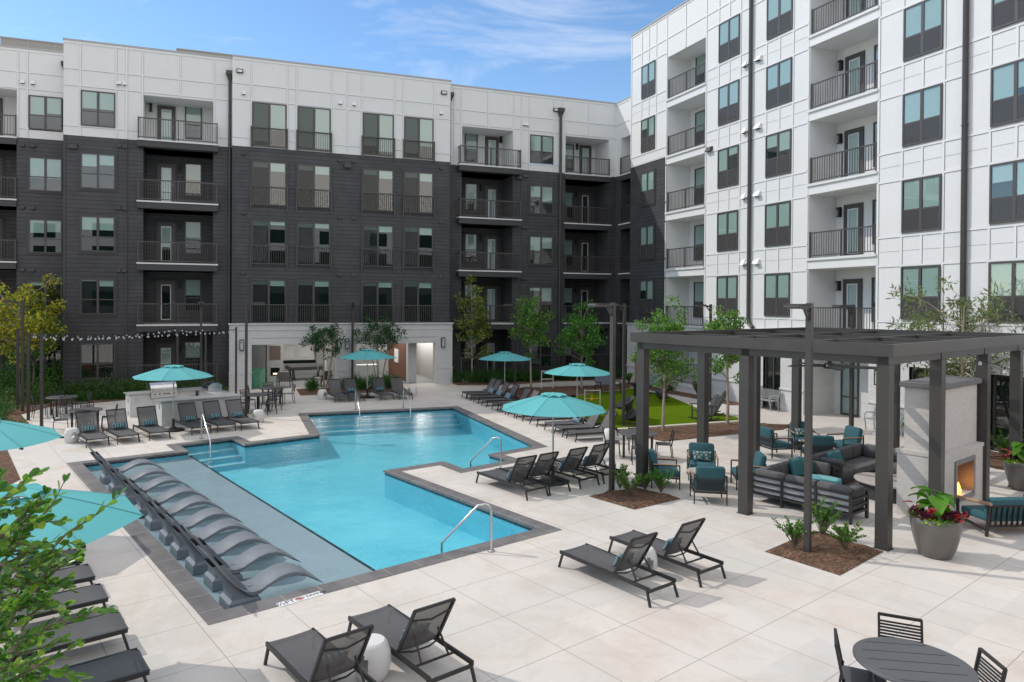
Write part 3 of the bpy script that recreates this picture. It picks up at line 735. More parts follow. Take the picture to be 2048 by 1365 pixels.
# bay 0 (behind) and balcony stack at the far left
bal0 = [(-12.6, -10.0, FL[i], FL[i + 1] - .37 if i < 4 else 14.85) for i in range(0, 5)]
white_bay(w, A0, -13.4, -7.72, WZ, TOP - .2, [(-9.48, -8.0, 12.95, 14.6), bal0[4]], [-9.95, -9.55, -7.95])
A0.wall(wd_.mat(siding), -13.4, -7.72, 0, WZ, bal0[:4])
for q in bal0: A0.recess((w if q[2] > 12 else wd_).mat(white if q[2] > 12 else siding), *q, 1.6)
# side return of bay 1
for bb, z0, z1, m in ((w, WZ, TOP, white), (wd_, 0, WZ, siding)): bb.mat(m).add([(-7.72, 1.95, z0), (-7.72, .45, z0), (-7.72, .45, z1), (-7.72, 1.95, z1)], [(0, 1, 2, 3)])
# bays 1, 2
bal2 = [(-4.2, -.92, FL[i], FL[i + 1] - .37 if i < 4 else 14.8) for i in range(0, 5)]
white_bay(w, A1, -7.72, 0, WZ, TOP, [(-6.97, -5.46, 13.02, 14.73), bal2[4]], [-7.0, -5.43, -4.98, -4.24, -2.5, -.88])
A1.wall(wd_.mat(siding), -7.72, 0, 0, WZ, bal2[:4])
for q in bal2: A1.recess((w if q[2] > 12 else wd_).mat(white if q[2] > 12 else siding), *q, 1.6)
A1.box(w.mat(whitep), -5.0, -4.92, WZ, TOP, 0, .05); A1.box(wd_.mat(casing_m), -5.0, -4.92, 0, WZ, 0, .05); A1.box(wd_.mat(casing_m), -7.72, -7.62, 0, WZ, 0, .03)
# bay 3
JU = [(.97, 2.69), (3.27, 4.99), (6.74, 8.45), (9.06, 10.74)]
white_bay(w, A3, 0, 11.76, WZ, TOP, [(a, c, 12.6, 14.87) for a, c in JU], [.92, 2.75, 3.21, 5.05, 5.9, 6.68, 8.51, 9.0, 10.8])
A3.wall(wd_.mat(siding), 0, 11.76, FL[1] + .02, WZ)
for x in (0, 11.76):
    for bb, z0, z1, m in ((w, WZ, TOP, white), (wd_, 0, WZ, siding)):
        v = [(x, .62, z0), (x, 0, z0), (x, 0, z1), (x, .62, z1)]; bb.mat(m).add(v if x == 0 else v[::-1], [(0, 1, 2, 3)])
A3.box(wd_.mat(casing_m), 0.0, .09, FL[1] + .1, WZ, 0, .02); A3.box(wd_.mat(casing_m), 11.67, 11.76, FL[1] + .1, WZ, 0, .02)
# bays 4, 5, 6 and the link wall
bal4 = [(12.68, 15.9, FL[i], FL[i + 1] - .37 if i < 4 else 14.8) for i in range(0, 5)]
bal6 = [(19.4, 22.45, FL[i], FL[i + 1] - .37 if i < 4 else 14.8) for i in range(0, 5)]
white_bay(w, A4, 11.76, 22.95, WZ, TOP, [(17.0, 18.55, 12.96, 14.66), bal4[4], bal6[4]], [12.2, 12.64, 14.3, 15.94, 16.45, 16.96, 18.59, 19.2, 21.0])
A4.wall(wd_.mat(siding), 11.76, 22.95, 0, WZ, bal4[:4] + bal6[:4])
for q in bal4 + bal6: A4.recess((w if q[2] > 12 else wd_).mat(white if q[2] > 12 else siding), *q, 1.7)
A4.box(wd_.mat(casing_m), 16.4, 16.5, 0, WZ, 0, .03)
LK = Fr(22.95, 0, -math.pi / 2)
bal7 = [(.0, 1.95, FL[i], FL[i + 1] - .37 if i < 4 else 14.8) for i in range(0, 5)]
white_bay(w, LK, -.6, 2.2, WZ, TOP, [bal7[4]], [1.0], (15.75,))
LK.wall(wd_.mat(siding), -.6, 2.2, 0, WZ, bal7[:4])
for q in bal7: LK.recess((w if q[2] > 12 else wd_).mat(white if q[2] > 12 else siding), *q, 1.6)
w.obj('panel_cladding', None, LB); wd_.obj('siding_wall', None, LB)
# body and roof behind the facade
b = B().mat(siding); b.box(-13.5, -13.4, 1.9, 17, .0, 16.6); b.mat(seam_m).box(-13.4, 36, 2.0, 17, 16.62, 16.7); b.mat(siding).box(-13.4, 22.9, 16.2, 17, 0, 16.6); b.obj('roof', None, LB)
# slabs, rails, doors, windows
for i in range(1, 5):
    z = FL[i]; dk = i < 4; fa = casing_m
    slab(LB, A0, -12.7, -9.98, z, -1.6, .12, fa); add_rail(LB, A0, -12.65, -10.02, z, .06)
    slab(LB, A1, -4.46, -.67, z, -1.6, .5, fa); add_rail(LB, A1, -4.41, -.72, z, .44, .42)
    slab(LB, A4, 12.35, 16.3, z, -1.7, .5, fa); add_rail(LB, A4, 12.42, 16.22, z, .44, .42)
    slab(LB, A4, 19.3, 22.6, z, -1.7, .12, fa); add_rail(LB, A4, 19.4, 22.45, z, .06)
    slab(LB, LK, -.1, 2.05, z, -1.6, .12, fa); add_rail(LB, LK, .02, 1.93, z, .06)
for i in range(0, 5):
    z = FL[i] + (.02 if i else .1); dk = i < 4
    bl = lambda: rng.choice([.25, .35, .5, .55, .62])
    add_win(LB, A1, -3.67, z, 'door', .88, 2.2, 1 if i >= 3 else (0.0 if i in (1,) else .6), dk, -1.58); add_win(LB, A1, -2.33, z + .6, 'single', .84, 1.72, .5, dk, -1.58)
    add_win(LB, A4, 14.79, z, 'door', .87, 2.2, 1 if i else .3, dk, -1.68); add_win(LB, A4, 13.46, z + .6, 'single', .82, 1.7, .62, dk, -1.68)
    add_win(LB, A4, 21.3, z, 'door', .85, 2.2, .9 if i == 4 else 0, dk, -1.68); add_win(LB, A4, 20.1, z + .5, 'single', .78, 1.68, .6, dk, -1.68)
    add_win(LB, LK, .5, z + .4, 'single', .7, 1.75, .6, dk, -1.58)
    add_win(LB, A0, -11.9, z, 'door', .92, 2.2, .5, dk, -1.58)
    zz = FL[i] + (.5 if i else .75)
    add_win(LB, A1, -6.97, zz, 'double', 1.51, 1.71, [0, (.0, .18), .38, (.36, .30), .5][i], dk); add_win(LB, A0, -9.48, zz - .05, 'double', 1.46, 1.66, [0, (.1, .0), (.4, .36), .62, (.6, .5)][i], dk)
    add_win(LB, A4, 17.0, zz - .05, 'double', 1.55, 1.7, [0, (.1, .5), (.5, .42), (.4, .62), .6][i], dk)
    if i:
        for j, (a, c) in enumerate(JU):
            add_win(LB, A3, a, FL[i] + .06, 'slider', round(c - a, 2), 2.26, [0, (.1, .13), (.10, .08 + .03 * j), (.12, .2), [(.9, .62), (.97, .97), (.8, .92), (.9, .7)][j]][i], dk)
            add_rail(LB, A3, a - .07, c + .07, FL[i] - .02, .1, 0, 1.05, True)
    light(LB, A1, -2.56 if dk else -3.98, FL[i] + 2.05, 'sconce', -1.58); light(LB, A4, 14.54 if dk else 15.78, FL[i] + 2.1, 'sconce', -1.68); light(LB, A4, 21.1, FL[i] + 2.1, 'sconce', -1.68)
    if i:
        zv = FL[i] + 2.72
        for fr, ts in ((A1, (-5.3, -5.05)), (A4, (16.6, 16.8)), (A3, (.55, 5.5, 6.25, 11.2)), (A0, (-9.75, -9.3))):
            for t in ts: vent(LB, fr, t, zv if i == 4 else FL[i] + 2.66, dk)
light(LB, A1, -7.3, 11.98, 'pack'); light(LB, A3, 5.9, 11.9, 'pack'); light(LB, A4, 16.25, 12.05, 'pack')
light(LB, A3, .35, 16.35, 'flood'); light(LB, A3, 11.35, 16.4, 'flood'); light(LB, A4, 18.7, 16.3, 'flood')
downspout(LB, A1, -.12, .1, 16.1, .12, False, .07); downspout(LB, A4, 11.9, 3, 16.3, .1, False, .06); downspout(LB, A4, 19.0, .1, 16.1, .12, False, .075); downspout(LB, A0, -7.86, .2, 16.1, .1, False)
for i in range(2, 5): 
    for t in (2.98, 8.75): vent(LB, A3, t, FL[i] + 1.05, i < 4, .5)
# white brick base of the lounge under the juliet windows, with its open front
BF = Fr(0, -.16, 0); b = B()
OP = [(.98, 5.35, -.01, 2.33), (6.42, 10.9, -.01, 2.3)]
BF.wall(b.mat(wbrick), -.12, 11.9, 0, FL[1], OP)
for x, sgn in ((-.12, 1), (11.9, -1)): b.add([(x, .6, 0), (x, -.16, 0), (x, -.16, FL[1]), (x, .6, FL[1])][::sgn], [(0, 1, 2, 3)])
for a, c, z0, z1 in OP:
    b.add([(a, -.16, 0), (a, .3, 0), (a, .3, z1), (a, -.16, z1)], [(0, 1, 2, 3)]); b.add([(c, -.16, 0), (c, .3, 0), (c, .3, z1), (c, -.16, z1)], [(3, 2, 1, 0)]); b.add([(a, -.16, z1), (c, -.16, z1), (c, .3, z1), (a, .3, z1)], [(3, 2, 1, 0)])
    BF.box(b.mat(seam_m), a, c, z1 + .3, z1 + .36, 0, .004); b.mat(wbrick)
    BF.box(b, a - .02, c + .02, z1 + .0, z1 + .28, 0, .02)
BF.box(b.mat(wbrick), -.16, 11.94, FL[1] - .32, FL[1] - .28, 0, .03); BF.box(b, -.18, 11.96, FL[1] - .02, FL[1] + .05, -.3, .08)
for a, c in ((-.13, .98), (5.35, 6.42), (10.9, 11.91)): BF.box(b, a - .02, c + .02, .86, .92, 0, .045); BF.box(b, a - .0, c + .0, .0, .86, 0, .02)
b.obj('brick_base', None, LB)
for t in (.48, 5.9, 11.32): light(LB, BF, t, 2.33, 'lantern')
# covered lounge seen through the openings
b = B().mat(room2_m)
b.add([(.6, .3, 0), (.6, 7.5, 0), (.6, 7.5, 2.75), (.6, .3, 2.75)], [(0, 1, 2, 3)]); b.add([(11.4, .3, 0), (11.4, 7.5, 0), (11.4, 7.5, 2.75), (11.4, .3, 2.75)], [(3, 2, 1, 0)])
b.add([(.6, 7.5, 0), (11.4, 7.5, 0), (11.4, 7.5, 2.75), (.6, 7.5, 2.75)], [(0, 1, 2, 3)]); b.mat(whitep).add([(.6, .3, 2.75), (11.4, .3, 2.75), (11.4, 7.5, 2.75), (.6, 7.5, 2.75)], [(3, 2, 1, 0)])
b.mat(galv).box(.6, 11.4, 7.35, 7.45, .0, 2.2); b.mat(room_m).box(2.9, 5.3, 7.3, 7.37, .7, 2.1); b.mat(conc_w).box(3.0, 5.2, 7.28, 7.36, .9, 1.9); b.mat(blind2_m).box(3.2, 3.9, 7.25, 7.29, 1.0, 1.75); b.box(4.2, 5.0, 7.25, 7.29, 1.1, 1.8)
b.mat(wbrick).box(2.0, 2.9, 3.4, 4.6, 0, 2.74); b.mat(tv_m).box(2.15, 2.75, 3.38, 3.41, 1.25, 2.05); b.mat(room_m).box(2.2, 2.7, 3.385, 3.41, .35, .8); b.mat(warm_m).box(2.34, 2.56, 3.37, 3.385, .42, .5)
b.mat(rbrick).box(9.6, 9.72, 1.3, 5.6, .02, 2.5); b.mat(white_b).box(9.55, 9.6, 3.0, 3.9, .95, 1.75); b.mat(wbrick).box(9.6, 10.1, .9, 1.3, 0, 2.74)
b.mat(wbrick).box(5.2, 6.0, 2.4, 3.0, 0, 2.74); b.mat(conc_w).box(6.9, 8.2, 2.0, 2.7, 0, .95); b.mat(metal_d)
for x, y in ((3.9, 3.2), (4.2, 5.2), (8.2, 3.5)): b.lathe([(.0, 2.45), (.3, 2.43), (.3, 2.33), (0, 2.33)], 16, (x, y, 0)); b.box(x - .01, x + .01, y - .01, y + .01, 2.4, 2.75)
b.obj('covered_lounge', None, LB)
for x, y in ((4.2, 3.4), (8.2, 3.4), (10.75, 3.4)):  # wide panels boost the pendants; the rightmost is added fill without a pendant
    q = bpy.data.lights.new('pendant_and_fill_light', 'AREA'); q.energy = 95; q.color = (1, .95, .88); q.shape = 'RECTANGLE'; q.size = 2.6 if x < 10 else 1.1; q.size_y = 4; o = bpy.data.objects.new('pendant_and_fill_light', q); col.objects.link(o); o.location = (x, y, 2.72); o.parent = LB
sheet('lounge_floor', [(.6, .25), (11.4, .25), (11.4, 7.5), (.6, 7.5)], mat('lounge_slab', (.22, .24, .24), .5, 0, .2, 1.5), .008)
# stair tower boxes on the roof
tanp = panel('stair_tower_panel', (.33, .31, .28))
for n_, x0, x1, y0, y1, z1, lb in ((0, -12.2, -6.8, 8, 14, 19.3, 'taupe rooftop stair tower behind the left parapet'), (1, -3.0, 2.8, 8, 14, 19.8, 'long taupe rooftop screen behind the middle parapet')):
    b = B().mat(tanp); b.box(x0, x1, y0, y1, 16.7, z1); b.mat(seam_m).box(x0 - .04, x1 + .04, y0 - .04, y1 + .04, z1, z1 + .06)
    for k in range(1, 4): b.box(x0 + (x1 - x0) * k / 4 - .02, x0 + (x1 - x0) * k / 4 + .02, y0 - .012, y0, 16.7, z1)
    tag(b.obj('rooftop_enclosure'), lb, 'roof enclosure')
# ---------------------------------------------------------------- white wing on the right
RB = thing('apartment_building', 'tall white panelled apartment wing with recessed balconies on the right', 'apartment building', (0, 0, 0))
RX = 22.22; RR = Fr(RX, -2.55, -math.pi / 2); S0 = -.38; S1 = 27.0; RT = 20.22
F6 = FL + [RT]
bc1 = [(3.09, 6.16, FL[i], (FL[i + 1] - .42) if i < 5 else 17.86) for i in range(1, 6)]
bc2 = [(12.63, 15.73, FL[i], (FL[i + 1] - .42) if i < 5 else 17.86) for i in range(1, 6)]
WIN = [(.73, 2.02), (7.18, 8.58), (10.28, 11.71), (16.78, 18.19), (19.75, 21.2), (23.6, 25.0)]
w = B().mat(white)
dz = 12.5
RR.wall(w, S0, S1, FL[1], RT, [(S0, 3.0, FL[1], dz)] + bc1 + bc2)
for q in bc1 + bc2: RR.recess(w.mat(white), *q, 1.5)
w.mat(white).add([(RX, -2.17, dz), (RX, -2.17, RT), (36, -2.17, RT), (36, -2.17, dz)], [(0, 1, 2, 3)])
cols_ = [S0 + .03, .69, 1.375, 2.06, 3.02, 6.23, 7.14, 7.88, 8.62, 9.35, 10.24, 11.0, 11.75, 12.56, 15.8, 16.74, 17.48, 18.23, 19.71, 20.48, 21.24, 23.56, 24.3, 25.04, 26.5]
segs = [(S0, 3.02), (6.23, 12.56), (15.8, S1)]
def winlo(i): return FL[i] + .66
def winhi(i): return FL[i] + 2.51
for i in range(1, 6):
    for a, c in segs:
        if a < 0 and i < 4: continue
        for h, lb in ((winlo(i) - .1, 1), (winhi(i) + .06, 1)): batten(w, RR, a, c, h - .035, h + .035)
        if i > 1: hz = (winhi(i - 1) + .06 + winlo(i) - .1) / 2; w.mat(seam_m); RR.box(w, a, c, hz - .008, hz + .008, 0, .006)
    zb, zt = winhi(i) + .1, (winlo(i + 1) - .14 if i < 5 else RT - .15)
    for t in cols_:
        if t < 3 and i < 4: continue
        mid = any(a < t < c for a, c in WIN); inb = 3.03 < t < 6.2 or 12.6 < t < 15.75
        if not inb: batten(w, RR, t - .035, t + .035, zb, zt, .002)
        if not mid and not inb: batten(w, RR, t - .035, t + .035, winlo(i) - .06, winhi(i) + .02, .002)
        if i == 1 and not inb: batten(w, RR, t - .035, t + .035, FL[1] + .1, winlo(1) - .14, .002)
for a, c in ((S0, S1),):
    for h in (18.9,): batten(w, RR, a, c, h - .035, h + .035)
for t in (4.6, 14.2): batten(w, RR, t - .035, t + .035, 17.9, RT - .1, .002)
RR.box(w.mat(whitep), S0, S1, RT - .12, RT - .02, 0, .03); RR.box(w.mat(seam_m), S0 - .03, S1, RT - .02, RT + .06, -.5, .07)
w.obj('panel_cladding', None, RB)
w = B().mat(siding); RR.wall(w, S0, 3.0, FL[1], dz - .01, [], .012); w.add([(RX - .012, -2.17, FL[1]), (RX - .012, -2.17, dz - .01), (36, -2.17, dz - .01), (36, -2.17, FL[1])], [(0, 1, 2, 3)])
RR.box(w.mat(casing_m), 2.98, 3.07, FL[1], dz, 0, .02); RR.box(w, S0, 3.0, dz - .03, dz + .02, 0, .03); w.obj('siding_wall', None, RB)
for i in range(1, 6):
    z = FL[i]
    for t0, t1 in ((3.09, 6.16), (12.63, 15.73)):
        b = B().mat(conc_w); RR.box(b, t0 - .05, t1 + .05, z - .1, z, -1.49, .09); b.mat(whitep); RR.box(b, t0 - .02, t1 + .02, z - .44, z - .1, -1.49, .02); b.mat(soffit_m); RR.quad(b, t0, t1, z - .445, z - .44, 0); b.obj('balcony_slab', None, RB)
        add_rail(RB, RR, t0 + .03, t1 - .03, z + .01, -.03)
    add_win(RB, RR, 13.03, z + .02, 'door', .88, 2.2, .5 if i == 1 else .97, False, -1.48); add_win(RB, RR, 14.36, z + .5, 'single', .9, 1.75, .6, False, -1.48, True); light(RB, RR, 12.84, z + 1.95, 'sconce', -1.48)
    add_win(RB, RR, 3.55, z + .45, 'single', .85, 1.9, .55, False, -1.48); 
    for k, (a, c) in enumerate(WIN):
        bl = [.75, .58, .3, .55, .6, .55][(k + i * 2) % 6]
        add_win(RB, RR, a, winlo(i), 'double', round(c - a, 2), 1.85, (.57 if bl > .5 else bl, .57 if rng.random() < .75 else rng.choice([.2, .35, .45])), k == 0 and i < 4, .03, True)
    if i > 1:
        for t, s in ((8.95, 1.4), (9.12 - .02, .8), (9.62, .9), (9.82, 1.4)): vent(RB, RR, t, FL[i] + .02, False, s)
light(RB, RR, 6.55, 12.2, 'pack')
downspout(RB, RR, 9.35, FL[1] + .15, 20.5, .1, True, .085); downspout(RB, RR, 18.98, .3, 20.5, .1, False, .085)
# brick ground floor
GX = 22.06; GB = Fr(GX, -2.55, -math.pi / 2); b = B().mat(wbrick)
GH = [(3.2, 6.1, .45, 2.95), (10.35, 11.35, -.01, 2.45), (12.6, 15.6, -.01, 3.0), (17.2, 19.1, -.01, 2.4), (19.9, 22.0, -.01, 2.4), (22.8, 25, -.01, 2.4)]
GB.wall(b, S0, S1, 0, FL[1], GH); b.add([(GX, -2.17, 0), (GX, -2.17, FL[1]), (36, -2.17, FL[1]), (36, -2.17, 0)], [(0, 1, 2, 3)])
GB.box(b, S0 - .04, S1, FL[1] - .02, FL[1] + .06, -.3, .06)
for a, c in zip([S0] + [h[1] for h in GH], [h[0] for h in GH] + [S1]): GB.box(b, a - .02, c + .02, .92, .99, 0, .05)
GB.recess(b, *GH[0], 1.6); GB.recess(b, *GH[2], 1.65); b.mat(soffit_m).add([GB.p(12.6, 3.0, 0), GB.p(12.6, 3.0, -1.65), GB.p(15.6, 3.0, -1.65), GB.p(15.6, 3.0, 0)], [(0, 1, 2, 3)])
b.mat(conc_w); GB.box(b, 3.2, 6.1, .3, .45, -1.6, .02)
b.obj('brick_base', None, RB)
add_rail(RB, GB, 3.25, 6.05, .45, -.02); add_win(RB, GB, 4.2, .5, 'door', .95, 2.25, 0, False, -1.58)
def storefront(t0, t1, h, out, mid=1):
    b = B().mat(frame_m); GB.box(b, t0, t0 + .06, 0.02, h, out - .08, out); GB.box(b, t1 - .06, t1, 0.02, h, out - .08, out); GB.box(b, t0 + .06, t1 - .06, h - .06, h, out - .08, out); GB.box(b, t0 + .06, t1 - .06, .02, .1, out - .08, out); GB.box(b, t0 + .06, t1 - .06, .75, .8, out - .08, out - .003)
    for k in range(1, mid + 1): t = t0 + (t1 - t0) * k / (mid + 1); GB.box(b, t - .03, t + .03, .1, h - .06, out - .08, out - .004)
    b.mat(room_m); GB.quad(b, t0 + .02, t1 - .02, .03, h - .02, out - .09)
    o = b.obj('storefront_window', None, RB); g = B().mat(glass_m); GB.quad(g, t0 + .06, t1 - .06, .1, h - .06, out - .04); g.obj('pane', None, o)
storefront(10.37, 11.33, 2.44, -.1); storefront(12.95, 13.8, 2.6, -1.6, 0); storefront(17.22, 19.08, 2.39, -.1, 2); storefront(19.92, 21.98, 2.39, -.1, 2); storefront(22.82, 24.98, 2.39, -.1, 2)
light(RB, GB, 16.05, 1.9, 'lantern')
b = B().mat(white); b.box(24.2, 24.4, -29.5, -2.2, 0, 20.1); b.mat(seam_m).box(22.4, 36, -29.5, -2.2, 20.1, 20.16); b.mat(white).box(22.3, 36, -29.56, -29.5, 0, 20.2); b.obj('roof', None, RB)

# ---------------------------------------------------------------- wing across the courtyard, behind the photographer (seen mirrored in the dark glass)
OB = thing('apartment_building', 'tall white and charcoal wing across the courtyard, seen only mirrored in window glass', 'apartment building', (0, 0, 0))
OF = Fr(60, -66, math.pi); w = B().mat(white); OF.wall(w, 0, 130, 10.5, 17.2); w.obj('panel_cladding', None, OB); w = B().mat(siding); OF.wall(w, 0, 130, 0, 10.5); w.obj('siding_wall', None, OB)
for k in range(16):
    b = B()
    for i in range(5): b.mat(room_m); OF.box(b, 6 + k * 7.5, 8.6 + k * 7.5, FL[i] + .6, FL[i] + 2.5, 0, .03)
    b.obj('window', None, OB)
b = B().mat(siding); b.box(-70, 60, -80, -66.1, 0, 17.1); b.obj('roof', None, OB)
# ================================================================ furniture
UX = lambda a: Vector((math.cos(a), math.sin(a), 0))
# ---- sun lounger: origin at the middle of the foot end on the ground, +x towards the head
def make_lounger(label, ang=60):
    t = thing('sun_lounger', label, 'sun lounger')
    Lr, Wd, Z = 1.9, .31, .262
    b = B()
    for s in (-1, 1): b.bar((0, s * Wd, Z), (Lr, s * Wd, Z - .015), .03, .055)
    b.bar((.02, -Wd, Z - .02), (.02, Wd, Z - .02), .03, .03); b.bar((Lr - .02, -Wd, Z - .05), (Lr - .02, Wd, Z - .05), .03, .04); b.bar((1.55, -Wd, Z - .02), (1.55, Wd, Z - .02), .022, .022)
    b.obj('frame', metal_d, t)
    for x, dx in ((.06, -.07), (Lr - .05, .08)):
        for s in (-1, 1): k = B(); k.bar((x, s * Wd, Z - .02), (x + dx, s * (Wd + .015), 0), .032, .032); k.obj('leg', metal_d, t)
    b = B(); n = 10; vs = []; fs = []
    for i in range(n + 1):
        x = -.02 + 1.24 * i / n; z = Z + .035 - .02 * math.sin(math.pi * i / n) - (.03 if i == 0 else 0)
        for j in range(5): y = -Wd + .005 + (2 * Wd - .01) * j / 4; vs.append((x, y, z - .012 * (1 - (abs(j - 2) / 2) ** 2)))
    for i in range(n):
        for j in range(4): fs.append((i * 5 + j, (i + 1) * 5 + j, (i + 1) * 5 + j + 1, i * 5 + j + 1))
    b.add(vs, fs); b.obj('seat', sling, t, smooth=True)
    a = R_(ang); hx, hz = 1.2, Z + .02; ln = .71
    P = lambda u, y, o=0: (hx + u * math.cos(a) - o * math.sin(a), y, hz + u * math.sin(a) + o * math.cos(a))
    b = B()
    for s in (-1, 1): b.bar(P(0, s * (Wd - .02)), P(ln, s * (Wd - .02)), .03, .035, P(0, 0, 1))
    b.bar(P(ln, -Wd + .02), P(ln, Wd - .02), .03, .03); b.tube([P(.02, -Wd + .03, -.03), P(.02, -.12, -.075), P(.02, .12, -.075), P(.02, Wd - .03, -.03)], .012, 6); b.tube([P(ln - .16, -Wd + .03, -.01), P(ln - .2, 0, -.04), P(ln - .16, Wd - .03, -.01)], .012, 6)
    fr = b.obj('back_frame', metal_d, t)
    for s in (-1, 1): k = B(); k.bar(P(.3, s * .17, -.03), (1.56, s * .2, Z - .01), .02, .02); k.obj('strut', metal_d, fr)
    b = B(); vs = []; fs = []; n = 8
    for i in range(n + 1):
        u = ln * i / n
        for j in range(5): y = -Wd + .03 + (2 * Wd - .06) * j / 4; vs.append(P(u, y, .012 - .03 * (1 - (abs(j - 2) / 2) ** 2)))
    for i in range(n):
        for j in range(4): fs.append((i * 5 + j, i * 5 + j + 1, (i + 1) * 5 + j + 1, (i + 1) * 5 + j))
    b.add(vs, fs); b.obj('backrest', sling2, t, smooth=True); return t
LG = make_lounger('grey mesh sun lounger'); first_lounger = [LG]
def lounger(p, a, label, group, pil=None, plabel=None, scale=None):
    p = Vector((p[0], p[1], 0))
    if first_lounger: o = first_lounger.pop(); o.location = p; o.rotation_euler = (0, 0, a); o['label'] = label
    else: o = dup(LG, p, a, label)
    o['group'] = group
    if pil:
        q = p + UX(a) * 1.13; q.z = .41
        r = dup(PILB if pil == 'stripe' else PILW, q, a, plabel); r['group'] = 'lumbar pillows on the sun loungers'; r.rotation_euler = (0, .5, a)
    return o
PILB = tag(B().mat(stripe_m).pillow(.42, .2, .13).obj('lumbar_pillow', smooth=True), 'x', 'pillow'); PILW = B().mat(blue_m).pillow(.5, .3, .16).obj('lumbar_pillow', smooth=True); tag(PILW, 'x', 'pillow')
PILW.rotation_euler = (0, 0, 0)
ORD = ['first', 'second', 'third', 'fourth', 'fifth', 'sixth', 'seventh', 'eighth', 'ninth', 'tenth', 'eleventh', 'twelfth']
# row by the grill: feet measured leg by leg
rowA = [((172.5, 896), (216.8, 891)), ((235, 889.3), (277, 884.2)), ((298.8, 881.7), (338.4, 877.3)), ((384.2, 871.6), (419.7, 866.6)), ((433.7, 866), (470.8, 861.5)), ((481.9, 861.5), (516.6, 857.5))]
for i, (p, q) in enumerate(rowA):
    m = (W(*p) + W(*q)) / 2; a = R_(110.5)
    w_ = ['beside the left drum stool', 'second from left', 'left of the umbrella pole', 'right of the umbrella pole', 'second from right', 'beside the lamp post'][i]
    lounger(m - UX(a) * .05, a, f'grey mesh sun lounger {w_} before the grill island', 'sun loungers in front of the grill island', 'stripe', f'striped teal lumbar pillow on the {["far left", "second", "third", "fourth", "fifth", "far right"][i]} lounger by the grill island')
rowB = [(4.62, -6.0), (5.36, -5.9), (6.74, -5.9), (7.63, -5.95)]
for i, p in enumerate(rowB):
    lounger(p, R_(94), f'grey sun lounger {["at the left end", "left of the pole", "right of the pole", "at the right end"][i]} of four before the brick lounge', 'sun loungers in front of the brick lounge', 'stripe' if i in (1, 2) else None, f'striped blue lumbar pillow {"left" if i == 1 else "right"} of the umbrella pole by the brick lounge')
rowC = [-6.2, -6.9, -7.87, -8.92, -10.17, -11.05, -11.95, -12.78, -14.05, -15.3, -16.08, -17.0]
for i, y in enumerate(rowC):
    lounger((10.42 - .012 * i, y), R_(-2), f'grey sun lounger, {ORD[i]} from the dark building along the right pool edge', 'sun loungers along the right pool edge', 'blue' if i in (1, 2, 3, 8, 9) else None, f'pale blue pillow on the {ORD[i]} right edge lounger from the building')
E_A = R_(-73.9)
for i, h in enumerate(((5.88, -22.95), (6.57, -22.74), (7.54, -22.45), (8.35, -22.2))):
    m = Vector((h[0], h[1], 0)) + UX(R_(16)) * .3 - UX(E_A) * 1.86
    lounger(m, E_A, f'grey mesh sun lounger {["nearest the pool", "left of the pole", "right of the pole", "nearest the dining table"][i]} of four backing onto the shrub bed', 'sun loungers facing the pool handrail', 'blue', f'pale blue pillow on the {ORD[i]} lounger of the four facing the pool handrail')
for i, (f0, hd) in enumerate((((4.7, -26.87), (5.21, -28.67)), ((5.91, -26.5), (6.43, -28.31)))):
    m = Vector((*f0, 0)) + UX(R_(16)) * .3
    lounger(m, E_A, f'grey mesh sun lounger {["left", "right"][i]} of the drum stool in the sunlit deck pair', 'pair of sun loungers on the open deck', 'stripe', f'striped blue lumbar pillow on the {["left", "right"][i]} lounger of the sunlit pair')
for i, f0 in enumerate(((-.29, -28.6), (.81, -28.22))):
    m = Vector((*f0, 0)) + UX(R_(18)) * .3
    lounger(m, R_(-72), f'grey mesh sun lounger {["left", "right"][i]} of the drum stool in the front pair', 'front pair of sun loungers', 'stripe', f'teal striped lumbar pillow on the {["left", "right"][i]} lounger of the front pair')
G_ = [(-3.55, -22.8), (-3.28, -23.72), (-2.94, -24.79), (-2.64, -25.61), (-2.34, -26.54), (-1.97, -27.65), (-1.62, -28.85)]
for i, f0 in enumerate(G_[1:]):
    m = Vector((*f0, 0)) + UX(R_(107)) * .3
    lounger(m, R_(197), f'grey sun lounger half hidden by the leafy tree, {ORD[5 - i]} from the front', 'sun loungers behind the leafy foreground tree')
bpy.data.objects.remove(PILB); bpy.data.objects.remove(PILW)
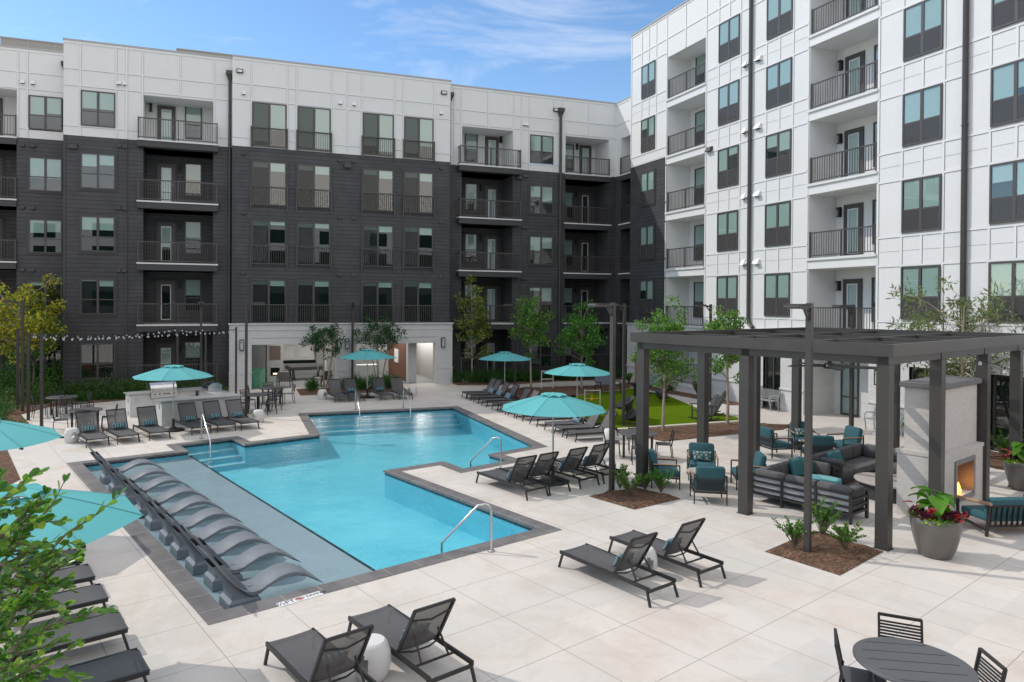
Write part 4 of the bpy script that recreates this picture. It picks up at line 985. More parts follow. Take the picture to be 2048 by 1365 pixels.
# ---- in-pool chaise
def make_ledge():
    t = thing('pool_chaise', 'x', 'pool chaise')
    top = [(1.86, .80), (1.80, .715), (1.69, .56), (1.56, .385), (1.425, .235), (1.29, .125), (1.15, .085), (1.015, .10), (.875, .165), (.73, .225), (.59, .25), (.44, .238), (.31, .185), (.17, .085), (.0, -.04)]
    nrm = []
    b = B(); low = []
    for i, (x, z) in enumerate(top):
        x0, z0 = top[max(i - 1, 0)]; x1, z1 = top[min(i + 1, len(top) - 1)]; d = Vector((x1 - x0, z1 - z0)).normalized(); th = .085 if 0 < i < len(top) - 1 else .03
        low.append((x + d.y * th, z - d.x * th * -1 * -1 if False else z + (-abs(d.x)) * th))
    n = len(top); prof = top + low[::-1]; ys = (-.245, -.225, .225, .245); dzs = (-.012, 0, 0, -.012)
    vs = []; 
    for y, dz_ in zip(ys, dzs): vs += [(x, y, z + (dz_ if k < n else -dz_)) for k, (x, z) in enumerate(prof)]
    m = len(prof); fs = []
    for r in range(3):
        for k in range(m): fs.append((r * m + k, r * m + (k + 1) % m, (r + 1) * m + (k + 1) % m, (r + 1) * m + k))
    for k in range(n - 1): fs.append((k, m - 1 - k, m - 2 - k, k + 1)); o = 3 * m; fs.append((o + k, o + k + 1, o + m - 2 - k, o + m - 1 - k))
    b.add(vs, [f[::-1] for f in fs]); b.obj('seat_shell', ledge_m, t, smooth=True)
    b = B().mat(ledge_m)      # flared pedestal with a recessed centre
    def ring(x0, x1, y, z): return [(x0, -y, z), (x1, -y, z), (x1, y, z), (x0, y, z)]
    lv = [(1.02, 1.53, .235, -.2), (1.03, 1.52, .23, -.045), (1.13, 1.47, .20, .0), (1.2, 1.475, .19, .08), (1.26, 1.50, .185, .17), (1.36, 1.575, .19, .29), (1.5, 1.70, .205, .46), (1.6, 1.77, .215, .58)]
    vs = [q for l_ in lv for q in ring(*l_)]; fs = []
    for i in range(len(lv) - 1):
        for k in range(4): fs.append((i * 4 + k, i * 4 + (k + 1) % 4, i * 4 + 4 + (k + 1) % 4, i * 4 + 4 + k))
    b.add(vs, fs)
    b.X = None; b.obj('pedestal', None, t); b = B().mat(ledge_m)
    b.lathe([(0, .0), (.06, .0), (.06, .008), (0, .008)], 12, (1.12, -.02, .088)); b.obj('drain_boss', conc_w, t); return t
CH = make_ledge()
tails = [(331, 941.3), (355, 959.6), (385, 978), (420, 1000.7), (449, 1021.7), (486.5, 1047), (517, 1071.6), (556, 1098.6), (601.6, 1125.7), (645.6, 1166)]
pos = [W(*p, -.05) for p in tails]
for i, p in enumerate(pos):
    a = R_(197); q = p + UX(R_(107)) * .245; q.z = 0
    if i == 0: o = CH; o.location = q; o.rotation_euler = (0, 0, a)
    else: o = dup(CH, q, a)
    o['label'] = f'grey wave chaise in the shallow pool shelf, {ORD[9 - i]} from the front'; o['group'] = 'wave chaises on the pool shelf'
# ---- umbrellas
def make_umbrella(rim=1.9, top=2.3, r=1.38, base=True):
    t = thing('patio_umbrella', 'x', 'umbrella'); n = 8
    b = B(); b.tube([(0, 0, .0), (0, 0, top - .05)], .024, 10); b.obj('pole', umbw, t)
    b = B().mat(teal); zt = top - .07; r0 = .27; ring = []; vs = []; fs = []; K = 6
    for k in range(n):
        a0 = 2 * math.pi * (k + .5) / n; a1 = 2 * math.pi * (k + 1.5) / n
        o = len(vs)
        for i in range(K + 1):
            f = i / K; rr = r0 + (r - r0) * f; z = zt - (zt - rim) * (f ** 1.12)
            for j in range(5):
                g = j / 4; sag = .03 * math.sin(math.pi * g) * f
                v = UX(a0) * rr * (1 - g) + UX(a1) * rr * g; vs.append((v.x, v.y, z - sag * .5))
        for i in range(K):
            for j in range(4): fs.append((o + i * 5 + j, o + (i + 1) * 5 + j, o + (i + 1) * 5 + j + 1, o + i * 5 + j + 1))
        o = len(vs)   # valance
    b.add(vs, fs); b.mat(seam_teal)
    for k in range(n):
        v = UX(2 * math.pi * (k + .5) / n); w2 = Vector((-v.y, v.x, 0)) * .011; q = []
        for i in range(K + 1): f = i / K; c = v * (r0 + (r - r0) * f); z = zt - (zt - rim) * (f ** 1.12) + .004; q += [(c.x + w2.x, c.y + w2.y, z), (c.x - w2.x, c.y - w2.y, z)]
        b.add(q, [(2 * i, 2 * i + 1, 2 * i + 3, 2 * i + 2) for i in range(K)])
    cn = b.obj('canopy', None, t)
    b = B().mat(tealin); vs = []; fs = []
    for k in range(n):
        a0 = 2 * math.pi * (k + .5) / n; a1 = 2 * math.pi * (k + 1.5) / n; o = len(vs); vs.append((0, 0, top + .01))
        for j in range(7):
            g = j / 6; v = UX(a0) * .33 * (1 - g) + UX(a1) * .33 * g; vs.append((v.x * (1 + .05 * math.sin(math.pi * g)), v.y * (1 + .05 * math.sin(math.pi * g)), zt + .0 + .045 * math.sin(math.pi * g)))
        for j in range(6): fs.append((o, o + 1 + j, o + 2 + j))
    b.add(vs, fs); b.obj('vent_cap', tealin, t)
    for k in range(n):
        a = 2 * math.pi * (k + .5) / n; v = UX(a); q = B(); q.bar((v.x * .03, v.y * .03, zt - .02), (v.x * (r - .01), v.y * (r - .01), rim - .022), .014, .016); q.mat(black).box(v.x * r - .025, v.x * r + .025, v.y * r - .025, v.y * r + .025, rim - .045, rim + .012) if False else None
        q.obj('rib', umbw, t)
        q = B(); q.bar((v.x * (r - .07), v.y * (r - .07), rim - .012), (v.x * (r + .012), v.y * (r + .012), rim - .016), .035, .03); q.obj('rib_tip', black, t)
    b = B(); b.lathe([(0, 0), (.36, 0), (.37, .03), (.34, .055), (.12, .07), (.1, .13), (.045, .14), (.042, .42), (.03, .43), (.03, .43)], 24); b.bar((.05, 0, .36), (.12, 0, .36), .015); b.bar((.12, 0, .28), (.12, 0, .38), .02)
    b.obj('base', black, t, smooth=True); return t
UM = make_umbrella(); first = True
for x, y, rz, dz_, lb in ((-2.22, -11.19, 10, 0, 'teal patio umbrella over the loungers in front of the grill island'), (6.05, -4.72, 5, .02, 'teal patio umbrella in front of the open brick lounge'), (12.88, -5.4, 15, -.15, 'teal patio umbrella farthest back beside the planted bed and dark building'),
                     (12.75, -12.97, 8, -.12, 'teal patio umbrella standing between lawn games and pool loungers'), (7.2, -21.71, 20, -.03, 'sunlit teal patio umbrella over the four loungers by the pool handrail'),
                     (-3.09, -28.3, 17 + 0, .05, 'large teal patio umbrella in the left foreground behind the leafy tree'), (-4.98, -22.55, 19, .05, 'teal patio umbrella cut by the left edge of the picture')):
    if first: o = UM; first = False; o.location = (x, y, 0); o.rotation_euler = (0, 0, R_(rz))
    else: o = dup(UM, (x, y, 0), R_(rz))
    o.scale = (1, 1, 1 + dz_ / 2.0); o['label'] = lb; o['group'] = 'teal patio umbrellas'
# ---- drum stools with a round hand hole
def make_stool():
    n = 28; prof = [(.165, 0), (.2, .06), (.225, .15), (.232, .23), (.222, .32), (.19, .41), (.17, .445), (.15, .455)]
    b = B().mat(ceram); vs = []; fs = []
    import itertools
    m = 22; zz = [.455 * i / m for i in range(m + 1)]
    def rad(z):
        for (r0, z0), (r1, z1) in zip(prof, prof[1:]):
            if z <= z1: return r0 + (r1 - r0) * (z - z0) / (z1 - z0)
        return prof[-1][0]
    for z in zz: vs += [(rad(z) * math.cos(2 * math.pi * k / n), rad(z) * math.sin(2 * math.pi * k / n), z) for k in range(n)]
    def hole(a, z): 
        d = min(abs((a - c + math.pi) % (2 * math.pi) - math.pi) for c in (0, math.pi)); return (d * .22 / .1) ** 2 + ((z - .24) / .105) ** 2 < 1
    for i in range(m):
        for k in range(n):
            if not hole(2 * math.pi * (k + .5) / n, (zz[i] + zz[i + 1]) / 2): fs.append((i * n + k, i * n + (k + 1) % n, (i + 1) * n + (k + 1) % n, (i + 1) * n + k))
    fs.append(tuple(range(m * n, (m + 1) * n))); b.add(vs, fs)
    # inner tunnel
    q = []; g = []
    for x in (-.2, -.1, .1, .2): q += [(x, .118 * math.cos(2 * math.pi * k / 20), .24 + .118 * math.sin(2 * math.pi * k / 20)) for k in range(20)]
    for i in range(3):
        for k in range(20): g.append((i * 20 + k, (i + 1) * 20 + k, (i + 1) * 20 + (k + 1) % 20, i * 20 + (k + 1) % 20))
    b.add(q, g); return b.obj('drum_stool', ceram, smooth=True)
ST = make_stool(); first = True
for x, y, rz, lb in ((-5.17, -12.45, -60, 'white drum stool left of the grill side loungers'), (.72, -10.25, 200, 'white drum stool at the lamp post beside the last grill side lounger'), (3.93, -4.7, -60, 'white drum stool at the left end of the loungers by the brick lounge'), (8.3, -4.7, 20, 'white drum stool at the right end of the loungers by the brick lounge'),
                     (11.3, -17.75, -20, 'white drum stool at the near end of the poolside lounger row'), (9.05, -21.25, -110, 'white drum stool under the right lounger of the four facing the handrail'), (5.86, -27.6, -105, 'white drum stool between the sunlit pair of loungers'), (.88, -29.3, -140, 'white drum stool between the front pair of loungers'),
                     (12.2, -6.5, 30, 'white drum stool between the farthest two poolside loungers'), (12.0, -10.6, 30, 'white drum stool among the poolside loungers by the mulch'), (12.2, -13.4, 30, 'white drum stool under the nearest big umbrella by the lawn')):
    if first: o = ST; first = False; o.location = (x, y, 0); o.rotation_euler = (0, 0, R_(rz))
    else: o = dup(ST, (x, y, 0), R_(rz))
    tag(o, lb, 'stool', 'white drum stools')
# ---- dining sets
def make_chair():
    t = thing('dining_chair', 'x', 'chair')      # +x is where the sitter looks
    b = B(); b.rbox(-.2, .22, -.22, .22, .43, .455, .01, 1); b.obj('seat', tblack, t)
    for x, s, dx in ((.2, -1, .03), (.2, 1, .03)): k = B(); k.bar((x, s * .2, .44), (x + dx, s * .215, 0), .024, .024); k.obj('leg', metal_d, t)
    for s in (-1, 1): k = B(); k.bar((-.19, s * .215, .5), (-.25, s * .215, 0), .024, .024); k.obj('leg', metal_d, t)
    b = B()
    for s in (-1, 1): b.bar((-.19, s * .215, .42), (-.27, s * .215, .84), .024, .03)
    b.bar((-.27, -.22, .835), (-.27, .22, .835), .03, .03)
    for k in range(7): z = .56 + .034 * k; x = -.19 - .08 * (z - .42) / .42; b.bar((x, -.21, z), (x, .21, z), .012, .02)
    b.obj('backrest', metal_d, t); return t
def make_table(r=.56, h=.74):
    t = thing('round_table', 'x', 'table'); b = B().mat(tblack); n = 36
    b.lathe([(0, h - .035), (r - .02, h - .035), (r, h - .03), (r, h - .004), (r - .004, h), (0, h)], n); b.mat(room_m)
    for k in range(-2, 3): x = k * r * .36; y = math.sqrt(r * r - x * x) * .8; b.box(x - .004, x + .004, -y, y, h + .0005, h + .0012)
    b.obj('table_top', None, t)
    for k in range(4): a = math.pi / 4 + k * math.pi / 2; v = UX(a) * r * .72; q = B(); q.box(v.x - .025, v.x + .025, v.y - .025, v.y + .025, 0, h - .035); q.obj('leg', metal_d, t)
    return t
TB = make_table(); DC = make_chair(); first = True; firstc = True
sets = [((-6.55, -6.39), .58, 30, (20, 110, 200, 290), 'at far left before the hedge', 'nearest the hedge at far left'), ((-5.12, -10.3), .58, 60, (10, 95, 190, 275), 'behind the grill side loungers at left', 'left behind the grill side loungers'), ((1.55, -5.64), .56, 20, (5, 95, 175, 280), 'farther of two beside the brick lounge', 'closest to the open brick lounge'),
        ((.85, -7.77), .56, 45, (30, 120, 200, 300), 'nearer of two beside the brick lounge', 'by the grill row lamp post'), ((10.89, -19.94), .57, 18, (60, 150, 240, 330), 'behind the left front pergola post', 'by the pergola'), ((6.06, -32.2), .55, 62, (45, 135, 225, 315), 'cut by the bottom right corner', 'at the bottom right corner')]
for (x, y), r, rz, chairs, lb, lc in sets:
    if first: o = TB; first = False; o.location = (x, y, 0); o.rotation_euler = (0, 0, R_(rz))
    else: o = dup(TB, (x, y, 0), R_(rz))
    tag(o, f'round charcoal dining table {lb}', 'table', 'round dining tables')
    for k, d in enumerate(chairs):
        dist = .74; v = UX(R_(d)) * dist
        if y < -30: v = [Vector((6.53, -31.72, 0)), Vector((5.75, -31.87, 0)), Vector((5.6, -32.6, 0)), Vector((6.49, -32.43, 0))][k] - Vector((x, y, 0))
        q = Vector((x, y, 0)) + v; rr = math.atan2(-v.y, -v.x)
        if firstc: c = DC; firstc = False; c.location = q; c.rotation_euler = (0, 0, rr)
        else: c = dup(DC, q, rr)
        side = ['far', 'left', 'near', 'right'][k] if y < -30 or x > 9 else ['right', 'far', 'left', 'near'][k]
        tag(c, f'charcoal dining chair on the {side} side of the table {lc}', 'chair', 'charcoal dining chairs')
# ---- lamp posts, string light posts
def make_post(h=4.55, r=.05):
    t = thing('lamp_post', 'x', 'lamp post'); b = B(); b.box(-r, r, -r, r, 0.0, h); b.box(-r - .04, r + .04, -r - .04, r + .04, 0, .03); b.obj('pole', metal_b, t)
    b = B(); b.bar((.0, 0, h - .12), (.28, 0, h - .07), .05, .07); b.bar((r, 0, h - .3), (.2, 0, h - .12), .03, .05); b.obj('arm', metal_b, t)
    b = B().mat(metal_b); b.rbox(.22, .72, -.15, .15, h - .1, h - .045, .02, 1)
    for k in range(9): b.box(.26 + .05 * k, .275 + .05 * k, -.14, .14, h - .045, h - .015)
    b.mat(whitep).box(.3, .66, -.11, .11, h - .104, h - .099); b.obj('lamp_head', None, t); return t
LP = make_post(); first = True
for x, y, rz, lb in ((6.15, -.44, -80, 'slim dark lamp post between the two openings of the brick lounge'), (.32, -8.98, -10, 'slim dark lamp post at the right end of the grill side loungers'), (-1.45, -1.2, -90, 'slim dark lamp post behind the grill island'), (8.11, -23.0, 195, 'tall dark lamp post in the shrub bed by the four loungers'),
                     (13.51, -15.12, 170, 'dark lamp post at the lawn edge behind the left pergola post'), (9.18, -27.8, 200, 'large dark lamp post in the mulch square before the pergola'), (20.99, -10.74, 165, 'dark lamp post beside the white wall behind the young oak'), (14.93, -2.08, 175, 'dark lamp post among the maples on the planted bed'),
                     (22.0, -.6, 180, 'dark lamp post in the far corner beside the maple'), (18.1, -20.9, 180, 'dark lamp post behind the fireplace chimney'), (-8.2, -5.0, 180, 'dark lamp post half hidden by the yellow maple')):
    if first: o = LP; first = False; o.location = (x, y, 0); o.rotation_euler = (0, 0, R_(rz))
    else: o = dup(LP, (x, y, 0), R_(rz))
    tag(o, lb, 'lamp post', 'dark lamp posts')
SP = B().mat(metal_b); SP.box(-.05, .05, -.05, .05, 0, 3.3); SP.box(-.06, .06, -.06, .06, 3.3, 3.34); 
SPO = SP.obj('light_post'); first = True
SPP = [(-6.67, -9.22), (-7.5, -7.28), (-8.52, -4.37), (.12, -3.16), (-1.24, -1.43), (-2.53, -1.05)]
for i, ((x, y), lb) in enumerate(zip(SPP, ('silver edged string light post by the left dining table', 'middle string light post at the left bed', 'string light post behind the yellow maple', 'string light post beside the white brick pier', 'string light post behind the grill island on the right', 'string light post against the dark balconies'))):
    o = SPO if first else dup(SPO, (x, y, 0)); first = False; o.location = (x, y, 0); tag(o, lb, 'post', 'posts carrying the string lights')
def string_lights(pts, nb, sag, label, m=rail_m):
    t = thing('string_lights', label, 'string lights', tuple(pts[0])); p0 = Vector(pts[0]); b = B()
    path = []
    for a, c in zip(pts, pts[1:]):
        for i in range(13): f = i / 12; v = Vector(a).lerp(Vector(c), f); v.z -= sag * 4 * f * (1 - f); path.append(v - p0)
    b.tube(path, .008, 5); b.obj('cable', black, t); me = None
    tot = len(path) - 1
    for i in range(nb):
        f = (i + .5) / nb * tot; k = int(f); v = path[k].lerp(path[k + 1], f - k)
        if me is None:
            b = B().mat(black); b.lathe([(.014, -.0), (.016, -.05), (0, -.05)], 8); b.mat(bulb_m).lathe([(.014, -.05), (.034, -.09), (.03, -.125), (0, -.14)], 8)
            o = b.obj('bulb', None, t, v, smooth=True); me = o.data
        else: o = bpy.data.objects.new('bulb', me); col.objects.link(o); o.parent = t; o.location = v
P3 = [Vector((x, y, 3.25)) for x, y in SPP]
string_lights([P3[0], P3[5]], 20, .16, 'string of clear bulbs from the silver edged post to the dark balconies')
string_lights([P3[1], P3[4]], 22, .22, 'string of clear bulbs from the middle left post across the grill island')
string_lights([P3[2], P3[3]], 22, .2, 'string of clear bulbs from the maple to the brick pier')
string_lights([P3[1], P3[5], P3[3]], 26, .14, 'zigzag string of clear bulbs over the grill island')
# ---- pool hand rails
def handrail(p0, d, lb, h=.86, reach=1.15):
    """p0 foot on deck, d horizontal direction into the water"""
    t = thing('pool_handrail', lb, 'handrail', (p0.x, p0.y, 0), math.atan2(d.y, d.x), 'stainless pool handrails')
    b = B(); pts = [(0, 0, 0), (0, 0, h - .12)] + [(.12 * (1 - math.cos(a)), 0, h - .12 + .12 * math.sin(a)) for a in (.5, 1.0, 1.5)]
    pts += [(.24, 0, h - .03), (reach - .08, 0, .22), (reach, 0, .12), (reach, 0, -.5)]
    b.tube(pts, .022, 10); b.obj('rail', steel, t, smooth=True)
    b = B(); b.lathe([(0, .012), (.07, .012), (.07, .022), (.03, .035), (0, .035)], 16); b.obj('escutcheon', steel, t, smooth=True)
for (a, q, lb) in (((982, 1103), (905, 1101), 'stainless pool handrail at the near deck edge'), ((1001.5, 939), (950, 933), 'stainless pool handrail in the notch beside the four loungers'), ((403, 878), (430, 903), 'stainless pool handrail by the grill side loungers'), ((711, 820), (720, 832), 'left of two stainless pool handrails at the far steps'), ((806.5, 815.5), (821, 826), 'right of two stainless pool handrails at the far steps')):
    A, Q = W(*a), W(*q); d = (Q - A); L_ = max(.9, min(1.5, d.length)); handrail(A, d, lb, .86, L_)
# ================================================================ grill island
def QW(q, r): return Vector((q * math.cos(PA) - r * math.sin(PA), q * math.sin(PA) + r * math.cos(PA), 0))
t = thing('grill_island', 'u shaped white brick grill island with grey granite counters behind the loungers', 'outdoor kitchen', (-2.68, -10.35, 0), R_(20))
def isl(x0, x1, y0, y1):
    b = B().mat(whitep); b.box(x0 + .04, x1 - .04, y0 + .04, y1 - .04, 0, .86); b.mat(granite); b.rbox(x0 - .02, x1 + .02, y0 - .02, y1 + .02, .86, .91, .008, 1); return b
wst = brick('island_brick', (.60, .595, .58), (.5, .49, .48), .3, .075, .25, True)
for nm, r in (('front_counter', (0, 3.0, 0, .75)), ('side_counter', (2.3, 3.0, .77, 3.6)), ('back_counter', (-.35, 2.28, 2.85, 3.6))):
    b = B().mat(wst); x0, x1, y0, y1 = r; b.box(x0 + .05, x1 - .05, y0 + .05, y1 - .05, 0, .87); b.mat(granite); b.rbox(x0 - .02, x1 + .02, y0 - .02, y1 + .02, .87, .92, .008, 1); b.mat(galv)
    if nm == 'front_counter': b.box(2.3, 2.6, .03, .05, .68, .78); b.box(.03, .05, .3, .4, .62, .76)
    if nm == 'back_counter': b.box(-.1, .0, 2.88, 2.9, .6, .72); b.box(1.95, 2.05, 2.88, 2.9, .6, .72); b.box(2.1, 2.2, 2.88, 2.9, .6, .72); b.box(-.32, -.3, 3.1, 3.2, .6, .72); b.box(-.32, -.3, 3.1, 3.2, .1, .2)
    b.obj(nm, None, t)
g = thing('gas_grill', 'stainless built in gas grill with closed hood on the back counter', 'grill', t.matrix_basis @ Vector((0, 0, 0)) if False else (0, 0, 0))
g.location = Matrix.Translation((-2.68, -10.35, 0)) @ Matrix.Rotation(R_(20), 4, 'Z') @ Vector((.95, 3.2, .92)); g.rotation_euler = (0, 0, R_(20))
b = B(); b.box(-.5, .5, -.4, .3, -.22, .05); b.obj('firebox', steel, g)
b = B(); b.extrude_y([(0, 0)], 0, 1) if False else None
prof = [(-.36, .05), (-.36, .16), (-.3, .27), (-.16, .36), (.02, .38), (.3, .34), (.3, .05)]
X = Matrix(((0, 1, 0, 0), (1, 0, 0, 0), (0, 0, 1, 0), (0, 0, 0, 1))); b.X = X
b.extrude_y(prof, -.5, .5); b.X = None; b.obj('hood', steel, g)
b = B(); b.tube([(-.36, -.36, .13), (-.36, -.42, .13), (.36, -.42, .13), (.36, -.36, .13)], .014, 8); b.obj('handle', steel, g)
b = B(); b.box(-.5, .5, -.43, -.4, -.15, .0); b.obj('control_panel', steel, g)
for x in (-.36, -.18, 0, .1, .18, .38): b = B(); b.tube([(x, -.43, -.075), (x, -.465, -.075)], .026, 10); b.obj('knob', black, g)
b = B(); b.tube([(0, -.285, .29), (0, -.3, .3)], .04, 10); b.obj('gauge', white_b, g)
k = thing('side_grill', 'open topped black lidded side grill on the granite corner', 'grill', (0, 0, 0)); k.location = Matrix.Translation((-2.68, -10.35, 0)) @ Matrix.Rotation(R_(20), 4, 'Z') @ Vector((2.62, 2.1, .92)); k.rotation_euler = (0, 0, R_(-70))
b = B().mat(steel); b.box(-.35, .35, -.3, .25, -.02, .1); b.obj('burner_box', None, k)
b = B().mat(black); b.X = X; b.extrude_y([(-.28, .1), (-.27, .2), (-.12, .32), (.1, .33), (.25, .25), (.25, .1)], -.3, .3); b.X = None; b.obj('lid', None, k)
for s in (-1, 1): b = B().mat(steel); b.X = X; b.extrude_y([(-.29, .1), (-.28, .21), (-.12, .335), (.1, .345), (.26, .26), (.26, .1)], s * .325 - .02, s * .325 + .02); b.X = None; b.obj('lid_end', None, k)
# ================================================================ pergola and fireplace
PG = thing('pergola', 'dark bronze steel pergola with open slatted roof over the sofas', 'pergola', QW(1.6, -30.15), PA)
def pq(q, r): return (q - 1.6, r + 30.15)
for q, r in [(1.82, -24.42), (1.78, -27.2), (1.82, -29.93), (4.3, -29.95), (6.95, -29.98), (9.35, -29.98), (4.38, -24.42), (6.98, -24.42), (9.4, -24.42), (9.4, -27.2), (4.3, -24.42)][:10]:
    x, y = pq(q, r); b = B(); b.box(x - .11, x + .11, y - .11, y + .11, 0, 3.42); b.box(x - .13, x + .13, y - .13, y + .13, 0, .012); b.obj('post', pergola_m, PG)
Z0, Z1, Z2 = 3.42, 3.6, 3.81
b = B(); X0, X1, Y0, Y1 = 0, 8.95, 0, 5.95
for y in (.22, 2.95, 5.73): b.box(.12, X1 - .12, y - .09, y + .09, Z0, Z1)
for x in (.21, 2.75, 5.35, 7.78): b.box(x - .09, x + .09, .12, Y1 - .12, Z0 + .004, Z1 - .004)
b.obj('beam', pergola_m, PG)
b = B(); b.box(0, X1, 0, .09, Z1 - .02, Z2); b.box(0, X1, Y1 - .09, Y1, Z1 - .02, Z2); b.box(0, .09, .09, Y1 - .09, Z1 - .02, Z2); b.box(X1 - .09, X1, .09, Y1 - .09, Z1 - .02, Z2)
b.obj('fascia', pergola_m, PG)
for y in (2.02, 3.94): q = B(); q.box(.09, X1 - .09, y - .05, y + .05, Z1, Z2 - .05); q.obj('rafter', pergola_m, PG)
for x in (2.2, 4.4, 6.65): q = B(); q.box(x - .05, x + .05, .09, Y1 - .09, Z1, Z2 - .055); q.obj('rafter', pergola_m, PG)
# ceiling fan
FN = thing('ceiling_fan', 'dark five blade ceiling fan under the pergola roof', 'ceiling fan', W(1659, 733, 3.12))
FN.location.z = 3.12
b = B(); b.tube([(0, 0, .06), (0, 0, .48)], .045, 10); b.lathe([(0, -.06), (.12, -.05), (.14, 0), (.1, .07), (0, .08)], 16); b.obj('motor', metal_d, FN)
for i in range(5): a = 2 * math.pi * i / 5 + .35; d = UX(a); n_ = UX(a + math.pi / 2); b = B(); b.add([tuple(d * r + n_ * w_ + Vector((0, 0, z + (.02 if w_ > 0 else -.02)))) for z in (.0, .015) for r, w_ in ((.1, -.05), (.95, -.075), (.95, .075), (.1, .05))], [(0, 3, 2, 1), (4, 5, 6, 7), (0, 1, 5, 4), (1, 2, 6, 5), (2, 3, 7, 6), (3, 0, 4, 7)]); b.obj('blade', metal_d, FN)
FP = thing('fireplace', 'pale brick outdoor fireplace with grey cap and burning fire', 'fireplace', QW(4.42, -30.02), PA)
b = B().mat(fbrick); D = .86; Wf = 2.42
o0, o1, oz0, oz1 = .66, 1.84, .30, 1.2
def holebox(b, x0, x1, y0, y1, z0, z1, h):
    b.box(x0, h[0], y0, y1, z0, z1); b.box(h[1], x1, y0, y1, z0, z1); b.box(h[0], h[1], y0, y1, z0, h[2]); b.box(h[0], h[1], y0, y1, h[3], z1); b.box(h[0], h[1], y0 + .5, y1, h[2], h[3])
holebox(b, 0, Wf, 0, D, 0, 1.4, (o0, o1, oz0, oz1)); b.box(-.02, Wf + .02, -.02, D + .02, 1.34, 1.42); b.box(.1, Wf - .1, .1, D - .1, 1.42, 2.76); b.obj('chimney_breast', None, FP)
b = B().mat(mat('cap_stone', (.15, .145, .15), .7, 0, .15, 3)); b.rbox(.02, Wf - .02, .02, D - .02, 2.76, 2.88, .015, 1); b.obj('cap', None, FP)
b = B().mat(mat('surround', (.22, .22, .23), .4, .5, .08, 3)); t_ = .09; b.box(o0, o0 + t_, -.03, .45, oz0, oz1); b.box(o1 - t_, o1, -.03, .45, oz0, oz1); b.box(o0 + t_, o1 - t_, -.03, .45, oz1 - t_, oz1); b.box(o0 + t_, o1 - t_, -.03, .45, oz0, oz0 + t_); b.obj('firebox_surround', None, FP)
b = B().mat(mat('firebrick', (.33, .26, .2), .9, 0, .2, 8)); b.box(o0 + t_, o1 - t_, .42, .46, oz0 + t_, oz1 - t_); b.mat(whitep).box(o0 + t_, o1 - t_, .0, .42, oz0 + t_ + .001, oz0 + t_ + .02); b.obj('firebox_back', None, FP)
b = B().mat(flame_m); rg = random.Random(3)
for i in range(9):
    x = o0 + .2 + rg.random() * .5; h_ = .16 + .3 * rg.random() * (1 - abs(x - o0 - .4) * 1.6); w_ = .045 + .025 * rg.random(); y = .1 + rg.random() * .12; z = oz0 + t_ + .02
    b.lathe([(w_ * .4, 0), (w_, h_ * .25), (w_ * .6, h_ * .6), (0, h_)], 6, (x, y, z))
b.obj('flame', None, FP, smooth=True)
# ================================================================ sofas, armchairs
def seg_cushions(b, x0, x1, n, y0, y1, z0, z1, r=.045):
    for i in range(n): w_ = (x1 - x0) / n; b.rbox(x0 + w_ * i + .006, x0 + w_ * (i + 1) - .006, y0, y1, z0, z1, r, 2)
def sofa(lb, loc, rz, La, nA, Lb, nB, weave, mirror=1):
    """L sofa: back A along +x at y=0 facing +y, wing B along +y at the x=0 end facing +x"""
    t = thing('sectional_sofa', lb, 'sofa', loc, rz); dep = .82
    if mirror < 0: t.scale = (-1, 1, 1)
    b = B(); 
    for k in range(nA + 1): x = La * k / nA; x = min(max(x, .025), La - .025); b.box(x - .025, x + .025, 0.0, .05, 0, .62)
    for k in range(nB + 1): y = dep * 0 + Lb * k / nB; y = min(max(y, .025), Lb - .025); b.box(0, .05, y - .025, y + .025, 0, .62)
    for z in (.2, .34, .48, .61): b.box(.05, La - .05, 0.005, .04, z - .025, z + .025); b.box(0.005, .04, .05, Lb - .05, z - .025, z + .025)
    for z in (.2, .34, .48, .61): b.box(La - .04, La - .005, .05, dep - .05, z - .025, z + .025); b.box(.05, dep - .05, Lb - .04, Lb - .005, z - .025, z + .025)
    b.box(La - .05, La, dep - .08, dep, 0, .62); b.box(dep - .08, dep, Lb - .05, Lb, 0, .62)
    b.box(.05, La - .05, .05, dep - .02, .16, .21); b.box(.05, dep - .02, dep, Lb - .05, .16, .21); b.obj('frame', metal_d, t)
    b = B(); b.box(.06, La - .06, .042, .05, .24, .6); b.box(.042, .05, .06, Lb - .06, .24, .6); b.obj('back_weave', weave, t)
    b = B(); seg_cushions(b, .06, La - .06, nA, .2, dep, .21, .41)
    for i in range(nB - 1): y0 = dep + .01 + (Lb - dep - .06) * i / (nB - 1); y1 = dep + .01 + (Lb - dep - .06) * (i + 1) / (nB - 1); b.rbox(.2, dep, y0, y1 - .008, .21, .41, .045)
    b.obj('seat_cushion', sofa_c, t, smooth=True)
    b = B(); seg_cushions(b, .06, La - .06, nA, .045, .24, .4, .75, .07)
    for i in range(nB): y0 = .25 + (Lb - .32) * i / nB; y1 = .25 + (Lb - .32) * (i + 1) / nB; b.rbox(.045, .24, y0, y1 - .008, .4, .75, .07)
    b.rbox(La - .24, La - .05, .25, dep - .06, .4, .70, .06); b.rbox(.25, dep - .06, Lb - .24, Lb - .05, .4, .70, .06)
    b.obj('back_cushion', sofa_c, t, smooth=True); return t
# first sofa: back along q = 2.79, facing +q ; wing along r = -26.75 facing -r
def QR(a): return PA + R_(a)
c0 = QW(2.79, -26.72)
